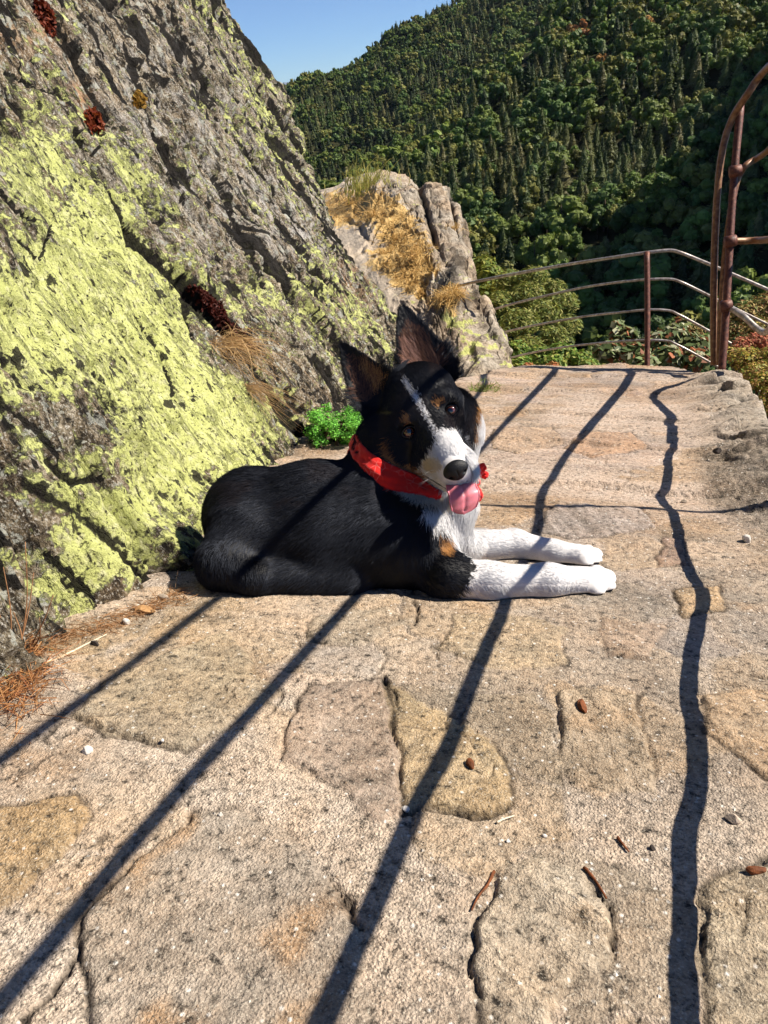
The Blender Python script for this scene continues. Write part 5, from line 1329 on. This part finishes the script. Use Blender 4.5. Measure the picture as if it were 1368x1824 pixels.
# moss and stonecrop cushions on the rock
M_moss = foliage('moss cushion', 'attr')
def cushion(name, px, py, rx, ry, ang, n, sz, tint, tint2, label, cat, seed):
    rg = np.random.default_rng(seed); r = np.sqrt(rg.uniform(size=n)); a = rg.uniform(0, 6.28, n)
    x = r * np.cos(a) * rx; y = r * np.sin(a) * ry; c_, s_ = math.cos(RAD(ang)), math.sin(RAD(ang))
    pts = np.array([rockpt(px + u * c_ - v_ * s_, py + u * s_ + v_ * c_) for u, v_ in zip(x, y)])
    med = np.median(pts, 0); ok = np.linalg.norm(pts - med, axis=1) < 1.5 * max(rx, ry) * SC / F * proj(med)[2]; pts = pts[ok]; r = r[ok]; n = len(pts)
    pts = pts + SN * (sz * rg.uniform(-.3, 2.2, n) * (1.1 - r))[:, None] + rg.normal(size=(n, 3)) * sz * .4
    V, Fc = leafquads(pts, SN + rg.normal(size=(n, 3)) * .7, sz, rg, .55); m = np.repeat(rg.uniform(size=n), 4)[:, None]
    return tag(link(name, npmesh(name, V, Fc, {'tint': np.array(tint) * (1 - m) + np.array(tint2) * m}, smooth=False), M_moss), label, cat)
cushion('moss_cushion', 370, 540, 44, 13, 38, 1500, .006, (.035, .005, .003), (.10, .016, .008), 'dark red moss cushion in the long crack, nearest the hanging tuft', 'moss', 1)
cushion('moss_cushion', 425, 598, 50, 10, 42, 1100, .006, (.03, .005, .003), (.09, .018, .009), 'dark red moss strip running down the crack towards the ears', 'moss', 2)
cushion('stonecrop', 250, 178, 11, 16, 5, 420, .010, (.30, .15, .025), (.42, .26, .05), 'small orange-yellow stonecrop on the upper rock face', 'stonecrop', 3)
cushion('stonecrop', 168, 215, 12, 22, -20, 500, .009, (.12, .012, .005), (.26, .06, .015), 'reddish stonecrop in a cleft left of the orange one', 'stonecrop', 4)
cushion('stonecrop', 82, 32, 12, 34, -25, 500, .008, (.10, .012, .006), (.20, .04, .012), 'red stonecrop at the very top left of the rock face', 'stonecrop', 5)

def bush(name, clumps, n, size, cols, label, cat, seed=1, asp=.6, stem=True, group=None, upb=.35, stemcol=None):
    """clumps: (centre world, radius)"""
    rg = np.random.default_rng(seed); cc = np.array([c for c, r in clumps]); cr = np.array([r for c, r in clumps])
    pr_ = cr ** 2 / (cr ** 2).sum(); k = rg.choice(len(cr), n, p=pr_); dv = rg.normal(size=(n, 3)); dv /= np.linalg.norm(dv, axis=1, keepdims=True)
    C = cc[k] + dv * (cr[k] * rg.uniform(.35, 1.1, n))[:, None] * [1, 1, .7]
    V, Fc = leafquads(C, dv + np.array([0, 0, upb]) + SUN * .4, np.full(n, size), rg, asp)
    ci = rg.integers(0, len(cols), n); shade = rg.uniform(.7, 1.3, n)
    tint = np.repeat(np.array(cols)[ci] * shade[:, None], 4, 0)
    b0 = cc[:, :].mean(0) - np.array([0, 0, cr.mean() * 2.2 + (cc[:, 2].mean() - cc[:, 2].min())])
    r_ = empty(name, b0, label, cat, group)
    link('foliage', npmesh('foliage', V, Fc, {'tint': tint}, smooth=False), M_leaf, r_)
    parts = []
    for c in cc:
        mid_ = (b0 * .4 + c * .6) + rg.normal(size=3) * .03; parts.append(tube(spline([b0, mid_, c], 8), np.linspace(.012, .003, 8) * max(1, cr.mean() * 6), 6))
    V, Fc = join(parts); link('stem', npmesh('stem', V, Fc), M_bark, r_)
    return r_
def PC(l, d0=None): return [(P(x, y, d), r * SC / F * d) for x, y, d, r in l]
bush('pine_shrub', PC([(905,500,9.5,26),(950,495,9.3,28),(985,515,9.2,24),(940,525,9,30),(890,540,9,28),(1000,540,9,30),(965,560,8.8,34),(1010,580,8.6,26),(925,575,8.6,34),(985,600,8.4,26),(880,590,9,24),(940,620,8.2,30)]), 15000, .028,
     [(.17, .20, .035), (.24, .25, .05), (.11, .15, .03), (.28, .26, .07)], 'yellow-green pine shrub seen through the left half of the back railing', 'shrub', 3, .22, upb=.6)
bush('broom_bush', PC([(862,470,11,20),(872,490,10.8,24),(885,515,10.5,22),(868,520,10.5,18)]), 3600, .035, [(.24, .24, .035), (.14, .19, .03)], 'small yellowish bush just behind the right shoulder of the knoll', 'bush', 4, .5)
bush('low_bush', PC([(920,625,7.6,24),(960,635,7.4,26),(1000,630,7.3,26),(1035,640,7.2,22),(985,650,6.8,24),(930,648,6.6,18),(1050,652,6.6,18)]), 7500, .020, [(.13, .24, .03), (.20, .28, .04), (.10, .17, .025), (.30, .30, .06)], 'bright green low bush under the lowest rail left of the post', 'bush', 5, .45)
bush('leafy_shrub', PC([(1110,600,6.0,24),(1085,625,5.9,24),(1130,630,5.8,26),(1165,610,5.9,24),(1200,600,5.9,28),(1190,635,5.7,28),(1235,615,5.8,28),(1240,640,5.6,24),(1150,648,5.6,22),(1215,575,6.1,14),(1100,578,6.1,10)]), 2300, .036,
     [(.16, .21, .08), (.24, .27, .10), (.42, .42, .26), (.09, .13, .04), (.36, .13, .06)], 'shrub with broad glossy leaves growing around the foot of the back railing post', 'shrub', 6, .62)
bush('brown_shrub', PC([(1330,560,5.2,34),(1370,545,5.2,34),(1355,590,5.0,34),(1300,590,5.2,26),(1410,590,5,44),(1235,590,6.2,20)]), 5200, .014, [(.30, .15, .06), (.24, .20, .06), (.42, .30, .10), (.16, .19, .05)], 'brown thin-leaved shrub behind the wavy rail of the tall post', 'shrub', 7, .4)
bush('heather_bush', PC([(1330,640,4.3,30),(1300,628,4.5,18),(1355,670,4.1,34),(1385,640,4.2,34),(1400,700,4.0,40),(1372,720,4.0,28),(1430,760,3.8,44)]), 15000, .0085, [(.46, .36, .06), (.34, .32, .06), (.50, .30, .09), (.20, .25, .05), (.36, .20, .07)], 'yellow and orange low bush beside the foot of the tall rusty post', 'bush', 8, .5)
bush('flowering_bush', PC([(1325,615,4.5,20),(1350,606,4.5,20),(1305,625,4.5,12),(1372,615,4.4,16)]), 3000, .008, [(.52, .17, .09), (.48, .26, .12), (.38, .10, .06)], 'salmon-pink seed heads on a bush right of the tall rusty post', 'bush', 9, .6)
bush('red_leaf_bush', PC([(965,672,5.9,10),(985,655,6.1,14),(940,655,6.1,12)]), 900, .014, [(.42, .13, .05), (.46, .24, .08)], 'small red-leaved bush at the far left corner of the terrace', 'bush', 10, .5)
hb_ = np.random.default_rng(77)
bush('green_herb', [(gz(x, y, z), r) for x, y, z, r in [(hb_.uniform(556, 648), hb_.uniform(768, 800), hb_.uniform(.0, .09), hb_.uniform(.020, .032)) for _ in range(46)]],
     12000, .0038, [(.16, .46, .05), (.24, .58, .08), (.09, .30, .03)], 'bright green leafy herb growing where the rock face meets the path, behind the puppy', 'plant', 11, .6)
tuft('green_grass_tuft', gz(862, 696), 160, .055, (0, 0, 0), .55, (.16, .26, .05), (.30, .30, .08), 'tiny green grass tuft in the rail shadow at the corner of the knoll', 'grass tuft', None, .0016, .6, .03, 51)
# pine needle litter and dry stalks in the left corner
rg = np.random.default_rng(9); n = 1500
cx_ = rg.normal(12, 38, n); cy_ = rg.normal(1205, 40, n); k_ = (cy_ > 1150 - cx_ * .25) & (cx_ < 170)
L = GL(cx_, cy_, 0)[k_]; L[:, 2] = ground_h(L[:, 0], L[:, 1]) + rg.uniform(.001, .022, len(L)); di = rg.normal(size=(len(L), 3)) * [1, 1, .28]
V, Fc, t_ = blades(toW(L), di @ L3.T, rg.uniform(.02, .06, len(L)), .0007, np.full(len(L), .15), rg); mm = np.repeat(rg.uniform(size=len(L)), 10)[:, None]
tag(link('needle_litter', npmesh('needle_litter', V, Fc, {'tint': np.array((.26, .09, .035)) * (1 - mm) + np.array((.50, .26, .10)) * mm}), M_leaf), 'brown pine needle litter in the corner of path and rock', 'litter', kind='stuff')
st = []
for k, (p0, p1) in enumerate([((20, 1170), (6, 1010)), ((34, 1168), (45, 965)), ((48, 1165), (95, 1060)), ((10, 1190), (-15, 1050)), ((40, 1175), (24, 1090)), ((55, 1160), (70, 1100)), ((28, 1175), (60, 1020))]):
    a = gz(*p0); b = P(p1[0], p1[1], 1.27); st.append(tube(spline([a, (a + b) / 2 + np.array([.006, 0, .004 * (-1) ** k]), b], 10), np.linspace(.0013, .0006, 10), 5))
V, Fc = join(st); tag(link('dry_stalks', npmesh('dry_stalks', V, Fc), simple('dry stalk', (.30, .15, .07), .8, .2, .3, 60)), 'thin bare brown stalks standing in the needle litter at the left edge', 'dry plant')
n = 700; s_ = rg.uniform(0, 1, n) ** .8; cx_ = 60 + 270 * s_ + rg.normal(0, 7, n); cy_ = 1165 - 105 * s_ + rg.normal(4, 7, n)
L = GL(cx_, cy_, 0); L[:, 2] = ground_h(L[:, 0], L[:, 1]) + rg.uniform(0, .006, n); di = rg.normal(size=(n, 3)) * [1, 1, .2]
V, Fc, t_ = blades(toW(L), di @ L3.T, rg.uniform(.01, .04, n), .0006, np.full(n, .1), rg)
tag(link('needle_line', npmesh('needle_line', V, Fc, {'tint': np.tile(np.array((.34, .18, .08)), (len(V), 1))}), M_leaf), 'needles and straw gathered along the foot of the rock face', 'litter', kind='stuff')

# ------------------------------------------------------------------ pebbles, chips, twigs
M_white = simple('white quartz', (.58, .54, .48), .7, .3, .15, 60, .4); M_stone = simple('loose stone', (.42, .34, .26), .85, .2, .35, 90, .5)
M_chip = simple('dry bark', (.15, .05, .018), .75, .2, .5, 70, .6); M_wood = simple('dry wood', (.50, .28, .12), .7, .2, .4, 60, .5); M_dk = simple('dark shale', (.05, .04, .035), .85, .2, .3, 60, .4)
def lump(px, py, rx, ry, rz, ang, mat, name, label, cat, seed, sink=.25, group=None, flat=1.0):
    g = gz(px, py); w_ = PXM * proj(g)[2]; V, Fc, th = sphere(np.zeros(3), 1, 30, 20, ax=(0, 0, 1)); x, y, z = V.T
    rg = np.random.default_rng(seed); r = np.ones(len(x))
    for _ in range(9):                                   # faceted by random cutting planes
        n_ = unit(rg.normal(size=3)); dd_ = V @ n_; r = np.minimum(r, np.where(dd_ > .01, rg.uniform(.55, .9) / np.maximum(dd_, .01), 9))
    r *= 1 + .06 * fbm(x * 3 + seed, y * 3, z * 3, s=seed, o=3)
    ca, sa_ = math.cos(RAD(ang)), math.sin(RAD(ang)); X = x * r * rx * w_; Y = y * r * ry * w_; Z = z * r * rz * w_
    Vw = (X * ca - Y * sa_)[:, None] * EX + (X * sa_ + Y * ca)[:, None] * EY + (Z + rz * w_ * (1 - sink) * .7)[:, None] * N + g
    return tag(link(name, npmesh(name, Vw, Fc, smooth=False), mat), label, cat, group)
PEBS = [(225,1110,8,7,7,0,'white','white pebble next to the bark chip at the foot of the rock face'),(156,1340,10,9,8,20,'white','white pebble beside the leftmost rail shadow'),
 (722,1444,8,7,6,0,'white','whitish pebble at the joint beside the bent rail shadow'),(1330,965,9,7,9,0,'white','white stone standing near the right edge above the gravel patch'),
 (1306,1462,15,11,9,10,'stone','tan stone lodged in a hollow at the right edge'),(168,1148,13,5,5,-20,'dk','dark flat chip in front of the rock foot'),(292,1066,14,6,5,-10,'stone','grey-brown flake lying between rock face and rump'),
 (905,1500,5,4,4,0,'white','tiny pale pebble below the thin pale twig'),(1162,1512,7,6,5,0,'dk','small dark pebble left of the widest shadow'),(970,1490,5,4,4,0,'white','tiny white pebble on the mortar left of the dark pebble'),
 (1278,806,9,6,6,0,'dk','dark stone sitting in the kerb rock hollow'),(393,1452,5,4,4,0,'white','small white quartz grain on the big grey flagstone'),(222,1660,5,4,3,0,'white','white quartz grain left on the big grey flagstone'),
 (1075,1590,4,4,3,0,'white','white grain at the upper rim of the round flagstone'),(290,1320,4,4,3,0,'white','white grain at the lower edge of the left flagstone'),(1218,895,6,4,4,0,'stone','small stone just above the thin cross shadow')]
for k, (x_, y_, a, b, c, an, mk, lb) in enumerate(PEBS):
    lump(x_, y_, a, b, c, an, {'white': M_white, 'stone': M_stone, 'dk': M_dk}[mk], 'pebble', lb, 'pebble', 60 + k, group='loose pebbles on the path')
lump(258, 1090, 29, 8, 8, -2, M_wood, 'bark_chip', 'orange-brown piece of bark lying in front of the rock foot', 'bark chip', 80)
lump(1037, 1262, 8, 24, 7, 12, M_chip, 'bark_chip', 'red-brown upright bark flake on the square flagstone', 'bark chip', 81, .1)
lump(838, 1364, 8, 14, 7, 25, M_chip, 'bark_chip', 'small dark brown bark flake on the ochre flagstone', 'bark chip', 82, .1)
lump(1344, 1552, 22, 9, 8, 20, M_chip, 'bark_chip', 'brown bark fragment at the right edge by the lowest flagstone', 'bark chip', 83)
def twig(pts, r, mat, label, k):
    q = [gz(x, y, .0022) for x, y in pts]; d_ = proj(q[0])[2] * PXM
    V, Fc = tube(spline(q, 14), np.linspace(r, r * .5, 14) * d_, 6, wob=.12, seed=k); tag(link('twig', npmesh('twig', V, Fc), mat), label, 'twig')
M_pale = simple('bleached stalk', (.62, .52, .38), .7, .2, .2, 50)
twig([(885, 1468), (900, 1461), (916, 1456)], 2.4, M_pale, 'short pale twig under the ochre flagstone', 1)
twig([(1100, 1495), (1110, 1508), (1120, 1520)], 3.2, M_chip, 'short red-brown twig between the square and the round flagstone', 2)
twig([(1040, 1548), (1056, 1566), (1072, 1590), (1080, 1604)], 3.2, M_chip, 'curved brown twig along the upper right rim of the round flagstone', 3)
twig([(880, 1555), (868, 1580), (852, 1600), (840, 1625)], 3.0, M_chip, 'brown twig along the upper left rim of the round flagstone', 4)
twig([(60, 1190), (110, 1172), (150, 1152), (190, 1132)], 2.6, M_pale, 'long pale straw stalk pointing along the foot of the rock face', 5)
# scattered grit
rg = np.random.default_rng(12); n = 2600; L = np.stack([rg.uniform(-1.2, 1.3, n), rg.uniform(.05, 3.2, n), np.zeros(n)], 1); L[:, 2] = ground_h(L[:, 0], L[:, 1])
ok = sdpoly(L[:, 0], L[:, 1], TERR) < -.03; L = L[ok]; n = len(L); s_ = rg.uniform(.0009, .0024, n)
oc = np.array([[1, 0, 0], [0, 1, 0], [-1, 0, 0], [0, -1, 0], [0, 0, 1], [0, 0, -.6]]); V = (L[:, None] + (oc[None] * rg.uniform(.6, 1.3, (n, 6, 1))) * s_[:, None, None]).reshape(-1, 3)
tri = np.array([[0, 1, 4], [1, 2, 4], [2, 3, 4], [3, 0, 4], [1, 0, 5], [2, 1, 5], [3, 2, 5], [0, 3, 5]]); Fc = (np.arange(n)[:, None, None] * 6 + tri[None]).reshape(-1, 3)
gc = np.where(rg.uniform(size=(n, 1)) < .4, np.array([[.62, .56, .47]]), np.array([[.30, .22, .15]])) * rg.uniform(.7, 1.2, (n, 1))
tg = NT('grit grains'); M_grit = tg.fin(tg.attr('tint', 'Color'), .85, None, .2)
tag(link('grit', npmesh('grit', toW(V), Fc, {'tint': np.repeat(gc, 6, 0)}, smooth=False), M_grit), 'loose sand grains and grit scattered over the path', 'grit', kind='stuff')
